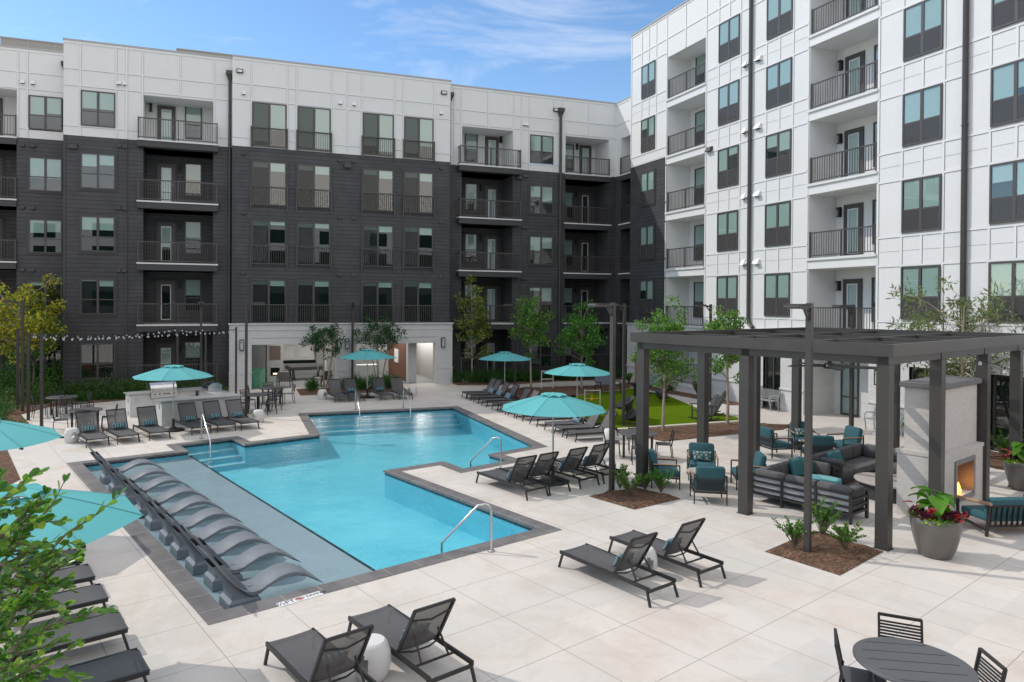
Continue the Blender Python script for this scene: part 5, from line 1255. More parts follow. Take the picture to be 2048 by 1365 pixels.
# local x -> -r direction (angle -90), local y -> +q
sofa('grey sectional sofa seen from its slatted white back beside the lamp post', c0, QR(-90), 2.22, 3, 2.35, 3, sofa_w)
c1 = QW(8.2, -26.72)
sofa('dark grey sectional sofa facing the travertine table beside the fireplace', c1, QR(180), 2.7, 4, 2.4, 3, sofa_c)
def cushion(q, r, z, a, tilt, w_, h_, m, lb):
    o = B().mat(m).pillow(w_, h_, .16).obj('throw_pillow', smooth=True); p = QW(q, r); p.z = z; o.location = p; o.rotation_euler = (0, tilt, QR(a)); tag(o, lb, 'pillow', 'throw pillows on the sofas')
cushion(4.25, -27.05, .62, -90, -.25, .48, .48, tstripe_m, 'dark teal ribbed pillow standing against the wing of the near sofa'); cushion(4.72, -27.07, .61, -95, -.25, .46, .46, tstripe_m, 'dark teal ribbed pillow right beside its twin on the near sofa')
cushion(3.2, -28.35, .66, 0, -.5, .5, .42, aqua_c, 'pale aqua pillow on the near sofa by the slatted arm'); cushion(3.3, -28.0, .62, 10, -.6, .46, .42, aqua_c, 'pale aqua pillow farther from the slatted arm of the near sofa')
cushion(5.82, -27.15, .62, -80, -.3, .46, .44, tstripe_m, 'green teal pillow at the near end of the dark sofa'); cushion(6.2, -27.1, .6, -95, -.35, .44, .42, greenp, 'green teal pillow leaning second from the end of the dark sofa')
t = thing('coffee_table', 'round drum coffee table with travertine top among the sofas', 'table', QW(5.75, -28.5)); b = B(); b.lathe([(0, 0), (.62, 0), (.62, .36), (0, .36)], 40); b.obj('drum', wicker, t, smooth=True); b = B(); b.lathe([(0, .36), (.72, .36), (.73, .39), (.72, .41), (0, .41)], 40); b.obj('table_top', stone_t, t, smooth=True)
def make_arm():
    t = thing('armchair', 'x', 'armchair'); wd2 = .35     # +x is where the sitter looks
    b = B()
    for s in (-1, 1):
        y = s * wd2; b.bar((.33, y, 0), (.33, y, .58), .025, .03); b.bar((-.33, y, 0), (-.33, y, .66), .025, .03); b.bar((-.33, y, .27), (.33, y, .27), .025, .04); b.bar((-.34, y, .575), (.33, y, .575), .024, .02)
    b.bar((.33, -wd2, .27), (.33, wd2, .27), .025, .04); b.bar((-.33, -wd2, .27), (-.33, wd2, .27), .025, .04); b.bar((-.33, -wd2, .65), (-.33, wd2, .65), .025, .03)
    b.obj('frame', metal_d, t)
    for s in (-1, 1): b = B(); b.rbox(-.3, .335, s * wd2 - .025, s * wd2 + .025, .585, .607, .008, 1); b.obj('armrest', wood, t)
    b = B()
    for k in range(10): z = .31 + .032 * k; b.bar((-.335, -wd2, z), (-.335, wd2, z), .01, .014)
    b.obj('back_rope', wicker, t)
    b = B(); b.rbox(-.3, .34, -.325, .325, .28, .43, .05); b.obj('seat_cushion', tealc, t, smooth=True)
    b = B(); b.X = Matrix.Translation((-.26, 0, .61)) @ Matrix.Rotation(-.2, 4, 'Y'); b.rbox(-.08, .08, -.32, .32, -.24, .26, .07); b.obj('back_cushion', tealc, t, smooth=True); return t
AC = make_arm(); first = True
def qmid(x, y, z=.3): return W(x, y, z)
g2 = QW(9.75, -24.85)
arm = [(QW(3.72, -24.85), 218, 'teal cushioned armchair facing the camera with a patterned pillow near the left pergola posts', 1), (QW(2.0, -26.15), 42, 'teal cushioned armchair showing its rope back behind the middle front pergola post', 0), (QW(2.3, -24.72), -48, 'teal cushioned armchair beside the left front pergola post facing right', 0), (QW(3.85, -26.05), 132, 'teal cushioned armchair half hidden behind the middle front pergola post', 0),
       (W(1549, 893, .28), PA * 0 - 8, 'teal cushioned armchair on the left of the rear group behind the pergola post', 0), (W(1607, 884, .28), 240, 'teal cushioned armchair facing the camera with a patterned pillow in the rear group', 1), (W(1690, 893, .28), 170, 'teal cushioned armchair on the right of the rear group behind the dark sofa', 0), (W(1636, 908, .28), 62, 'teal cushioned armchair of the rear group turned away behind the near sofa', 0)]
for i, (p, d, lb, pil) in enumerate(arm):
    a = QR(d) if i < 4 else R_(d); p = Vector((p.x, p.y, 0))
    if first: o = AC; first = False; o.location = p; o.rotation_euler = (0, 0, a)
    else: o = dup(AC, p, a)
    tag(o, lb, 'armchair', 'teal cushioned armchairs')
    if pil:
        c = B().mat(ogee_m).pillow(.46, .26, .13).obj('patterned_pillow', smooth=True); v = p + UX(a) * -.06; c.location = (v.x, v.y, .56); c.rotation_euler = (0, -.3, a)
        tag(c, f'cream and teal patterned pillow on the {"front" if i < 4 else "rear"} armchair that faces the camera', 'pillow', 'patterned pillows')
def side_table(p, lb):
    t = thing('side_table', lb, 'table', (p.x, p.y, 0)); b = B(); b.lathe([(0, .37), (.4, .37), (.42, .385), (.41, .405), (0, .405)], 28); b.obj('table_top', stone_t, t, smooth=True)
    for k in range(3): v = UX(2.1 * k) * .3; q = B(); q.bar((v.x, v.y, .37), (v.x * 1.1, v.y * 1.1, 0), .02); q.obj('leg', metal_d, t)
side_table(QW(2.95, -25.42), 'round travertine side table between the four front armchairs'); side_table(W(1627, 882, .4), 'round travertine side table between the rear armchairs')
# ---- planters
def ear_leaf(b, base, d, L_, w_, droop, n=7):
    """one broad leaf: base point, direction, size"""
    d = d.normalized(); sd = d.cross(Vector((0, 0, 1))).normalized(); vs = []; fs = []
    prof = [.45, .95, 1.0, .9, .7, .42, .04]
    for i in range(n):
        f = i / (n - 1); c = base + d * L_ * f + Vector((0, 0, -droop * L_ * f * f))
        for s in (-1, -.5, 0, .5, 1): vs.append(c + sd * s * w_ * prof[i] * .5 + Vector((0, 0, .12 * w_ * abs(s))) - (d * .12 * L_ * (abs(s) if i == 0 else 0)))
    for i in range(n - 1):
        for k in range(4): fs.append((i * 5 + k, (i + 1) * 5 + k, (i + 1) * 5 + k + 1, i * 5 + k + 1))
    b.add(vs, fs)
def small_leaf(b, c, d, L_, w_, up=None):
    d = d.normalized(); u = up or Vector((rng.gauss(0, 1), rng.gauss(0, 1), rng.gauss(0, 1))); sd = d.cross(u); sd = sd.normalized() if sd.length > 1e-4 else d.orthogonal().normalized()
    b.add([c, c + d * L_ * .45 + sd * w_ / 2, c + d * L_, c + d * L_ * .45 - sd * w_ / 2], [(0, 1, 2, 3)])
def pot(loc, lb, plb, seed, k=1.0):
    prof = [(.235, 0), (.25, .015), (.315, .18), (.37, .4), (.397, .58), (.402, .69), (.392, .705), (.375, .70), (.365, .62)]
    t = B().mat(pot_m); t.lathe([(0, 0)] + [(r * k, z * k) for r, z in prof], 40); t.mat(mulch_m).lathe([(0, .64 * k), (.37 * k, .63 * k), (.37 * k, .6 * k)], 32); o = t.obj('planter_pot', smooth=True); o.location = loc; tag(o, lb, 'planter', 'glazed planter pots')
    rg = random.Random(seed); P = thing('potted_plant', plb, 'plant', (loc[0], loc[1], .64 * k)); b = B()
    for i in range(12):
        a = rg.random() * 6.28; h_ = (.22 + .3 * rg.random()) * k; d = UX(a); top_ = d * (.05 + .12 * rg.random()) + Vector((0, 0, h_)); b.tube([(0, 0, 0), top_ * .6, top_], .012, 5); ear_leaf(b, top_, d + Vector((0, 0, .7 - .9 * rg.random())), (.24 + .12 * rg.random()) * k, (.22 + .1 * rg.random()) * k, .6)
    b.obj('elephant_ear', lf_ear, P, smooth=True)
    for nm, m, cnt, rad, L_, w_, zz in (('caladium', lf_red, 30, .33, .15, .11, .15), ('coleus', lf_purple, 190, .32, .12, .05, .12), ('lime_vine', lf_lime, 170, .35, .07, .05, .05), ('green_filler', lf_bright2, 200, .35, .09, .04, .08)):
        b = B(); 
        cl = [(UX(rg.random() * 6.28) * rad * k * (.7 + .3 * rg.random())) for _ in range(6)]
        for i in range(cnt):
            c = rg.choice(cl) + Vector((rg.gauss(0, .07), rg.gauss(0, .07), zz * (.2 + rg.random() * (1.6 if nm == 'caladium' else 1)))); d = Vector((rg.gauss(0, 1), rg.gauss(0, 1), .3 + abs(rg.gauss(0, .6))))
            if nm == 'caladium': ear_leaf(b, c, d + Vector((0, 0, -.2)), L_, w_, .3)
            else: small_leaf(b, c, d, L_ * (.7 + .6 * rg.random()), w_)
        b.obj(nm, m, P)
pot(W(1871, 1112), 'large taupe glazed planter pot in front of the fireplace', 'elephant ear with red caladiums and lime vines in the front planter', 5); pot(W(2047, 980), 'taupe glazed planter pot at the right edge behind the pergola post', 'elephant ear plant in the right edge planter', 9)
# ---- outdoor loveseat cut by the right edge
t = thing('outdoor_loveseat', 'teal cushioned loveseat seen from its slatted back at the right edge', 'loveseat', (14.2, -27.95, 0), R_(75))
b = B()
for s in (-1, 1): b.bar((-.36, s * .75, 0), (-.42, s * .75, .62), .035, .05); b.bar((.36, s * .75, 0), (.36, s * .75, .56), .035, .05); b.bar((-.36, s * .75, .12), (.36, s * .75, .2), .035, .05)
b.bar((-.4, -.75, .6), (-.4, .75, .6), .03, .04); b.bar((-.36, -.75, .2), (-.36, .75, .2), .03, .04); b.bar((.36, -.75, .22), (.36, .75, .22), .03, .04)
for k in range(13): y = -.69 + 1.38 * k / 12; b.bar((-.365, y, .2), (-.41, y, .6), .045, .012, (0, 1, 0))
b.obj('frame', metal_d, t)
for s in (-1, 1): b = B(); b.tube([(-.46, s * .75, .66), (.4, s * .75, .58)], .035, 8); b.obj('armrest', wood, t)
b = B(); b.rbox(-.32, .36, -.7, .7, .26, .42, .05); b.obj('seat_cushion', tealc, t, smooth=True); b = B(); b.X = Matrix.Translation((-.3, 0, .56)) @ Matrix.Rotation(-.2, 4, 'Y'); b.rbox(-.09, .09, -.7, .7, -.22, .2, .08); b.obj('back_cushion', tealc, t, smooth=True)
string_lights([QW(5.2, -30.2) + Vector((0, 0, 3.5)), Vector((15.2, -28.6, 3.05)), Vector((18, -30.5, 3.4))], 9, .1, 'string of clear bulbs hanging from the near side of the pergola')
string_lights([QW(8.9, -30.2) + Vector((0, 0, 3.5)), Vector((17.5, -27.6, 3.2)), Vector((20, -29.5, 3.4))], 8, .1, 'string of clear bulbs hanging from the right end of the pergola')
# ---- benches by the white wall
def metal_bench(p, rz, lb):
    t = thing('metal_bench', lb, 'bench', p, rz, 'steel benches by the white wall'); b = B()
    for k in range(9): y = -.0 + .05 * k; b.bar((-.75, .02 + y, .44), (.75, .02 + y, .44), .03, .02)
    b.obj('seat', galv, t); b = B()
    for k in range(10): b.bar((-.75, .44 + .014 * k, .5 + .04 * k), (.75, .44 + .014 * k, .5 + .04 * k), .02, .026)
    b.obj('backrest', galv, t)
    for s in (-1, 1): b = B(); b.tube([(s * .7, .08, 0), (s * .7, .05, .3), (s * .7, .0, .44), (s * .7, .02, .62), (s * .7, .12, .67), (s * .7, .5, .64)], .022, 8); b.tube([(s * .7, .5, 0), (s * .7, .46, .44), (s * .7, .6, .9)], .022, 8); b.obj('leg', galv, t)
metal_bench((21.38, -13.3, 0), R_(-90), 'silver slatted bench before the dark glass door left of the recess'); metal_bench((21.35, -19.3, 0), R_(-90), 'silver slatted bench half hidden behind the fireplace')
# ---- lawn things
def lawn_bench(p, rz, lb):
    t = thing('garden_bench', lb, 'bench', p, rz, 'dark benches on the lawn'); b = B()
    for s in (-1, 1): b.bar((s * .6, -.25, 0), (s * .6, -.22, .62), .04); b.bar((s * .6, .25, 0), (s * .6, .25, .45), .04); b.bar((s * .6, -.25, .62), (s * .6, .3, .6), .04)
    b.bar((-.6, -.2, .42), (.6, -.2, .42), .04); b.bar((-.6, .25, .4), (.6, .25, .4), .04); b.obj('frame', metal_d, t)
    b = B(); b.rbox(-.58, .58, -.22, .26, .42, .45, .01, 1); b.obj('seat', sling, t); b = B(); b.X = Matrix.Translation((0, .28, .7)) @ Matrix.Rotation(-.2, 4, 'X'); b.rbox(-.58, .58, -.015, .015, -.27, .25, .01, 1); b.obj('backrest', mat_blue_sling, t)
mat_blue_sling = mat('blue_sling', (.16, .18, .23), .7, 0, .08, 5)
lawn_bench((18.0, -6.7, 0), R_(5), 'dark framed bench with blue grey back behind the brick red tower'); lawn_bench((20.1, -7.6, 0), R_(-35), 'dark framed bench with blue grey back right of the block tower')
t = B().mat(metal_d); t.lathe([(0, 0), (.24, 0), (.26, .42), (.34, .62), (.34, .66), (0, .66)], 20); o = t.obj('tower_stand', smooth=True); o.location = (18.9, -8.1, 0); tag(o, 'dark round stand under the block tower on the lawn', 'stand')
b = B().mat(brickred)
for k in range(12):
    for j in range(3): 
        f = -.15 + .1 * j
        if k % 2: b.rbox(f + .003, f + .097, -.15, .15, .10 * k + .002, .10 * k + .098, .006, 1)
        else: b.rbox(-.15, .15, f + .003, f + .097, .10 * k + .002, .10 * k + .098, .006, 1)
o = b.obj('block_tower'); o.location = (18.9, -8.1, .66); tag(o, 'brick red giant stacking block tower on its dark stand', 'game')
t = thing('cornhole_board', 'white cornhole board tilted on the mulch under an umbrella', 'game board', (14.2, -9.0, 0), R_(-35)); b = B(); b.X = Matrix.Translation((0, 0, .22)) @ Matrix.Rotation(R_(-11), 4, 'Y'); b.rbox(-.6, .6, -.3, .3, -.03, .03, .008, 1); b.mat(room_m).lathe([(0, .032), (.076, .032)], 20, (-.36, 0, 0)); b.mat(blue_m).lathe([(0, .032), (.1, .032)], 16, (.2, 0, 0)); b.mat(white_b)
b.mat(white_b); o = b.obj('board', None, t)
for m_ in ():
    pass
for s in (-1, 1): b = B(); b.bar((-.5, s * .24, .3), (-.5, s * .24, 0), .04); b.obj('leg', white_b, t)
o.data.materials.append(white_b)
def ladder(p, rz, lb, h, bars):
    t = thing('ladder_toss', lb, 'game', p, rz, 'ladder toss frames'); b = B()
    for s in (-1, 1): b.tube([(0, s * .32, .02), (0, s * .32, h)], .02, 8); b.tube([(-.3, s * .32, .02), (.3, s * .32, .02)], .02, 8)
    b.obj('frame', white_b, t)
    for z, m in bars: b = B(); b.tube([(0, -.32, z), (0, .32, z)], .02, 8); b.obj('rung', m, t)
ladder((13.9, -12.2, 0), R_(75), 'white ladder toss frame with yellow rung beside the cornhole board', 1.0, ((.95, white_b), (.62, yellow), (.35, yellow)))
ladder((16.0, -3.9, 0), R_(80), 'white ladder toss frame on the mulch by the dark building', .95, ((.93, white_b), (.5, white_b)))
b = B(); b.tube([(0, 0, .45), (0, .0, .3)], .02, 6); b.lathe([(0, .22), (.05, .25), (0, .31)], 10); o = b.obj('toss_bola', yellow); o.location = (13.93, -12.1, .3); tag(o, 'yellow toss bola hanging on the ladder rung', 'game piece')
def spin(p, rz, tilt, lb):
    b = B(); b.lathe([(0, 0), (.1, .02), (.33, .22), (.36, .27), (.3, .33), (.17, .42), (.15, .5), (.2, .6), (.36, .74), (.42, .82), (.40, .84), (.25, .74), (0, .68)], 32); o = b.obj('spinning_chair', charc, smooth=True); o.location = p; o.rotation_euler = (tilt, 0, rz); tag(o, lb, 'chair', 'charcoal spinning top chairs')
spin((14.2, -14.9, .13), R_(250), R_(32), 'charcoal spinning top chair tipped over beside the near loungers'); spin((18.7, -10.0, .13), R_(60), R_(32), 'charcoal spinning top chair behind the young oak trunk')
def rocker(p, rz, lb):
    t = thing('rocking_chair', lb, 'rocking chair', p, rz, 'charcoal rocking chairs')
    for s in (-1, 1): b = B(); b.tube([(-.55, s * .28, .12), (-.3, s * .28, .045), (0, s * .28, .03), (.3, s * .28, .05), (.45, s * .28, .1)], .022, 6); b.obj('rocker', charc, t); b = B(); b.bar((.28, s * .3, .04), (.3, s * .3, .58), .07, .03); b.bar((-.2, s * .3, .04), (-.22, s * .3, .58), .07, .03); b.bar((-.35, s * .33, .59), (.36, s * .33, .62), .1, .025); b.obj('arm', charc, t)
    b = B()
    for k in range(7): x = .3 - .09 * k; b.bar((x, -.27, .38 - .035 * k + .02), (x, .27, .38 - .035 * k + .02), .08, .02)
    b.obj('seat', charc, t); b = B()
    for k in range(5): y = -.22 + .11 * k; b.bar((-.28, y, .2), (-.66, y * 1.15, 1.0 - .04 * abs(k - 2)), .022, .1, (0, 1, 0))
    b.bar((-.44, -.28, .52), (-.44, .28, .52), .03, .07); b.obj('backrest', charc, t)
rocker((17.2, -14.95, 0), R_(170), 'charcoal slatted rocking chair nearest the mulch bed on the lawn'); rocker((18.35, -13.9, 0), R_(155), 'charcoal slatted rocking chair behind the other rocker on the lawn')
# lounge furniture under the building
def lchair(p, rz, lb):
    t = thing('lounge_chair', lb, 'armchair', p, rz, 'lounge chairs inside the brick lounge'); b = B()
    for s in (-1, 1): b.bar((.3, s * .34, 0), (.3, s * .34, .52), .04); b.bar((-.35, s * .34, 0), (-.45, s * .34, .6), .04); b.bar((-.42, s * .34, .55), (.34, s * .34, .5), .04)
    for k in range(8): y = -.28 + .08 * k; b.bar((-.3, y, .28), (-.5, y, .8), .022)
    b.bar((-.5, -.32, .8), (-.5, .32, .8), .03); b.obj('frame', metal_d, t); b = B(); b.rbox(-.3, .34, -.3, .3, .3, .43, .04); b.X = Matrix.Translation((-.33, 0, .62)) @ Matrix.Rotation(-.35, 4, 'Y'); b.rbox(-.06, .07, -.3, .3, -.22, .24, .05); b.obj('cushion', stone_t, t, smooth=True)
lchair((2.75, .9, 0), R_(75), 'slatted lounge chair at the left of the open brick lounge'); lchair((4.75, .95, 0), R_(120), 'slatted lounge chair at the right of the left lounge opening')
t = thing('billiard_table', 'dark billiard table deep inside the open brick lounge', 'table', (4.3, 4.2, 0), R_(8)); b = B(); b.rbox(-1.1, 1.1, -.6, .6, .6, .82, .03, 1); b.obj('bed', charc, t)
for x in (-.9, .9):
    for y in (-.45, .45): b = B(); b.bar((x, y, .6), (x * .9, y, 0), .12); b.obj('leg', charc, t)
b = B().mat(ledge_blk); b.X = Matrix.Translation((1.35, 1.75, 0)) @ Matrix.Rotation(R_(80), 4, 'Z'); b.box(-1.3, 1.4, -.3, .3, 0, .85); o = b.obj('green_planter_box'); tag(o, 'long green marbled planter box inside the left lounge opening', 'planter')
# depth marker on the near deck edge
a0, a1 = W(556, 1212), W(643, 1186.5); dv = (a1 - a0).normalized(); an = math.atan2(dv.y, dv.x)
t = thing('depth_marker', 'white pool depth tile strip reading half foot and no diving', 'sign', ((a0 + a1) / 2), an); wl = (a1 - a0).length
b = B(); b.box(-wl / 2, wl / 2, -.075, .075, .0, .010); b.obj('tile', white_b, t)
def text(s, x, y, size, m, parent, z=.0105):
    c = bpy.data.curves.new('lettering', 'FONT'); c.body = s; c.size = size; c.align_x = 'CENTER'; c.align_y = 'CENTER'; c.extrude = .0008; c.offset = .0015
    c.materials.append(m); q = bpy.data.objects.new('lettering', c); me = bpy.data.meshes.new_from_object(q); bpy.data.objects.remove(q)
    o = bpy.data.objects.new('lettering', me); col.objects.link(o); o.parent = parent; o.location = (x, y, z); return o
text('½', -wl * .42, 0, .15, black, t); text('FT', -wl * .23, 0, .15, black, t); text('NO DIVING', wl * .245, .005, .098, black, t)
redm = mat('red_print', (.5, .03, .04), .5)
b = B().mat(redm); n = 24; X_ = -.02 * wl - .0
ring = [(X_ + r * math.cos(2 * math.pi * k / n), r * math.sin(2 * math.pi * k / n), .0114) for r in (.045, .058) for k in range(n)]
b.add(ring, [(k, (k + 1) % n, n + (k + 1) % n, n + k)[::-1] for k in range(n)]); b.bar((X_ - .036, .036, .0114), (X_ + .036, -.036, .0114), .011, .001)
b.mat(black).bar((X_ - .025, -.012, .0108), (X_ + .03, .008, .0108), .012, .001); b.lathe([(0, .0113), (.009, .0113)], 10, (X_ + .02, .02, 0)); b.obj('no_diving_symbol', None, t)
# ================================================================ planting
def rdir(rg, upb=0.0):
    v = Vector((rg.gauss(0, 1), rg.gauss(0, 1), rg.gauss(0, 1) + upb)); return v.normalized()
def leaf(b, c, d, L_, w_, rg, fold=False):
    sd = d.cross(rdir(rg, .6)); sd = sd.normalized() if sd.length > 1e-3 else d.orthogonal().normalized()
    if fold:      # obovate leaf with a folded midrib
        up = sd.cross(d); k = .12 * w_
        pts = [c, c + d * L_ * .35 + sd * w_ * .36 + up * k, c + d * L_ * .7 + sd * w_ * .5 + up * k, c + d * L_ * .93 + sd * w_ * .28 + up * k * .5, c + d * L_, c + d * L_ * .93 - sd * w_ * .28 + up * k * .5, c + d * L_ * .7 - sd * w_ * .5 + up * k, c + d * L_ * .35 - sd * w_ * .36 + up * k, c + d * L_ * .5]
        b.add(pts, [(0, 1, 2, 8), (8, 2, 3, 4), (0, 8, 6, 7), (8, 4, 5, 6)])
    else: b.add([c, c + d * L_ * .5 + sd * w_ / 2, c + d * L_, c + d * L_ * .5 - sd * w_ / 2], [(0, 1, 2, 3)])
def tree(lb, x, y, h, cr, cz, lm, seed, n=2600, ls=.12, lw=.08, tr=.055, stems=1, bk=bark, clumps=46, cs=.24, ez=1.0, lean=(0, 0), name='tree', spread=.25, taper=0.0, cat='tree', group=None):
    """h top height, cr crown radius, cz bottom of crown"""
    rg = random.Random(seed); t = thing(name, lb, cat, (x, y, 0), 0, group)
    b = B(); cc = Vector((lean[0], lean[1], (cz + h) / 2)); hz = (h - cz) / 2
    forks = []
    for s in range(stems):
        a = 6.28 * s / stems + rg.random(); o = UX(a) * (spread if stems > 1 else 0)
        pts = [Vector((0, 0, 0)) + o * .25, Vector((rg.gauss(0, .02), rg.gauss(0, .02), cz * .5)) + o * .6, Vector((rg.gauss(0, .03), rg.gauss(0, .03), cz)) + o + Vector((lean[0], lean[1], 0)) * .4, cc + Vector((0, 0, hz * .55)) + o * 1.6]
        b.tube(pts, [tr * 1.25, tr, tr * .85, tr * .25], 8); forks.append(pts)
    cl = []
    for i in range(clumps):
        v = rdir(rg); r = (.35 + .65 * rg.random()) ; p = Vector((v.x * cr * r, v.y * cr * r, v.z * hz * r * ez))
        f = (p.z + hz) / (2 * hz); p.x *= 1 - taper * f; p.y *= 1 - taper * f; p *= .85 + .3 * rg.random()
        p += cc; p.z = min(max(p.z, cz), h); cl.append((p, cs * cr * (.6 + .8 * rg.random())))
    for p, r in cl:
        st = rg.choice(forks); q = st[2].lerp(st[3], max(0, min(.9, (p.z - cz) / (2 * hz) - .12))); md = q.lerp(p, .55) + Vector((0, 0, .06)); b.tube([q, md, p], [tr * .32, tr * .2, .006], 5, False)
    b.obj('trunk', bk, t, smooth=True); b = B()
    for i in range(n):
        p, r = rg.choice(cl); v = rdir(rg) * r * (rg.random() ** .45); c = p + Vector((v.x, v.y, v.z * .8))
        d = (v.normalized() * .7 + rdir(rg) + Vector((0, 0, -.15))).normalized(); k = .7 + .6 * rg.random(); leaf(b, c, d, ls * k, lw * k, rg)
    b.obj('crown', lm, t); return t
tree('yellow green maple at the left edge beside the string light posts', *W(38, 806).to_2d(), 5.6, 1.75, 1.9, lf_yellow, 11, 5200, .13, .10, .07, 1, bark2, 60, .26)
tree('dense green maple behind the yellow one at the far left', -8.9, .2, 4.4, 1.3, 1.2, lf_green, 12, 2600, .11, .08, .05)
tree('dark leaved vase shaped crape myrtle before the left lounge opening', 4.55, -1.1, 3.55, 1.0, 1.75, lf_myrtle, 13, 2300, .12, .065, .03, 5, bark2, 60, .2, spread=.42, taper=-.35)
tree('dark leaved vase shaped crape myrtle before the right lounge opening', 7.55, -.75, 3.75, 1.15, 1.75, lf_myrtle, 14, 2700, .12, .065, .03, 5, bark2, 64, .2, spread=.42, taper=-.35)
tree('slender maple with rusty orange leaves by the white brick corner', 13.0, -.35, 6.1, 1.35, 1.3, lf_maple, 15, 3600, .13, .09, .05, 1, bark2, 60, .22, taper=.35, group='maples along the dark building')
tree('bright green maple in the mulch behind the poolside loungers', *W(1062, 777).to_2d(), 5.2, 1.2, 1.7, lf_bright, 16, 3400, .12, .085, .05, 1, bark2, 56, .23, taper=.25, group='maples along the dark building')
tree('tall thin maple against the dark corner window', *W(1079, 755).to_2d(), 5.8, 1.15, 1.6, lf_maple, 17, 2800, .12, .085, .045, 1, bark2, 50, .22, taper=.3, group='maples along the dark building')
tree('full green maple before the corner balconies', *W(1163, 778).to_2d(), 4.5, 1.3, 1.35, lf_green, 18, 3600, .12, .09, .05, 1, bark2, 56, .26, taper=.15, group='maples along the dark building')
tree('maple with dull green leaves in the dark inside corner', *W(1201, 742).to_2d(), 6.4, 1.4, 1.6, lf_maple, 19, 3000, .12, .085, .05, 1, bark2, 56, .22, taper=.25, group='maples along the dark building')
tree('young live oak with sunlit leaves left in the lawn mulch', *W(1326, 864).to_2d(), 4.85, 1.2, 1.35, lf_bright, 20, 5200, .11, .06, .05, 1, bark2, 70, .22, taper=.3, group='young oaks in the lawn mulch')
tree('young live oak with sunlit leaves seen between the pergola posts', *W(1455, 851).to_2d(), 4.55, .98, 1.75, lf_bright, 21, 4000, .11, .06, .05, 1, bark2, 60, .23, taper=.2, group='young oaks in the lawn mulch')
tree('airy narrow leaved tree rising behind the fireplace and pergola', 20.6, -22.3, 5.4, 1.75, 1.6, lf_olive, 22, 3200, .2, .045, .04, 4, bark2, 80, .15, spread=.5, taper=-.15)
def shrub(lb, x, y, h, r, lm, seed, n=420, ls=.055, lw=.028, group=None, name='shrub', z=.05):
    rg = random.Random(seed); t = thing(name, lb, 'shrub', (x, y, z), 0, group); b = B(); k = B()
    n = int(n * 1.7)
    for i in range(22):
        a = rg.random() * 6.28; tp = UX(a) * r * (.2 + .9 * rg.random()) + Vector((0, 0, h * (.5 + .5 * rg.random()))); md = tp * .5 + Vector((0, 0, .05)); k.tube([(0, 0, -.05), md, tp], [.009, .006, .003], 4, False)
        for j in range(n // 22):
            f = .25 + .75 * rg.random() ** .8; c = (md * 2 * f if f < .5 else md.lerp(tp, (f - .5) * 2)); d = (UX(rg.random() * 6.28) + Vector((0, 0, .5 + rg.random()))).normalized(); leaf(b, c + d * .01, d, ls * (.6 + .7 * rg.random()), lw, rg, False)
    k.obj('stem', bark, t); b.obj('foliage', lm, t); return t
for i, ((px, py), h, r, lb) in enumerate((((1588, 1100), .5, .38, 'small leafy shrub left in the mulch square under the large lamp post'), ((1645, 1078), .62, .4, 'tallest leafy shrub at the back of the mulch square under the large lamp post'), ((1690, 1105), .42, .4, 'low leafy shrub right in the mulch square under the large lamp post'))): p = W(px, py); shrub(lb, p.x, p.y, h, r, lf_bright2, 30 + i, 620, group='shrubs in the front mulch square', z=.1)
for i, ((px, py), h, r, lb) in enumerate((((1262, 998), .5, .36, 'bright shrub at the foot of the lamp post in the left mulch square'), ((1240, 982), .55, .3, 'thin shrub behind the lamp post in the left mulch square'), ((1322, 990), .5, .33, 'dark shrub right of the pergola post in the left mulch square'), ((1290, 985), .35, .3, 'low green shrub against the left front pergola post'))): p = W(px, py); shrub(lb, p.x, p.y, h, r, lf_bright2 if i != 2 else lf_green, 40 + i, 520, group='shrubs in the left mulch square', z=.1)
for i, (x, y, h, r, lm, lb) in enumerate(((21.5, -5.0, .7, .5, lf_green, 'round dark shrub by the patio railing of the white wing'), (21.5, -6.6, .75, .55, lf_green, 'dark shrub below the patio railing'), (21.45, -9.3, .9, .5, lf_olive, 'pale grassy shrub beside the lamp post at the white wall'), (21.4, -3.4, .6, .4, lf_green, 'shrub at the white brick corner'),
                              (21.2, -22.0, .6, .5, lf_bright2, 'green shrub at the storefront behind the pergola'), (21.0, -23.6, .8, .5, lf_bright2, 'tall green shrub between the right pergola posts'), (21.3, -20.6, .6, .4, lf_bright2, 'leafy shrub right behind the chimney'))): shrub(lb, x, y, h, r, lm, 50 + i, 520, .09, .04, 'shrubs along the white wing')
# hedge and grassy cover: nobody could count these plants
def cover(name, area, n, zf, lm, ls, lw, seed, up=.4, lumps=40, lr=.4):
    rg = random.Random(seed); b = B(); xs = [p[0] for p in area]; ys = [p[1] for p in area]
    def inside(x, y):
        c = False
        for (x0, y0), (x1, y1) in zip(area, area[1:] + area[:1]):
            if (y0 > y) != (y1 > y) and x < (x1 - x0) * (y - y0) / (y1 - y0) + x0: c = not c
        return c
    L_ = []
    while len(L_) < lumps:
        x, y = rg.uniform(min(xs), max(xs)), rg.uniform(min(ys), max(ys))
        if inside(x, y): L_.append((x, y, zf * (.6 + .5 * rg.random()), lr * (.7 + .6 * rg.random())))
    for i in range(n):
        x, y, h, r = rg.choice(L_); v = rdir(rg, .35); q = rg.random() ** .35; c = Vector((x + v.x * r * q, y + v.y * r * q, max(.03, abs(v.z) * h * q)))
        leaf(b, c, (v * .6 + rdir(rg) + Vector((0, 0, up))).normalized(), ls * (.6 + .8 * rg.random()), lw, rg)
    o = b.obj(name, lm); o['kind'] = 'stuff'; return o
cover('hedge', [(-7.6, -1.6), (-5, -2.0), (-.4, -1.3), (-.4, .1), (-7.6, .1)], 15000, .95, lf_hedge, .09, .05, 61, .3, 70, .5)
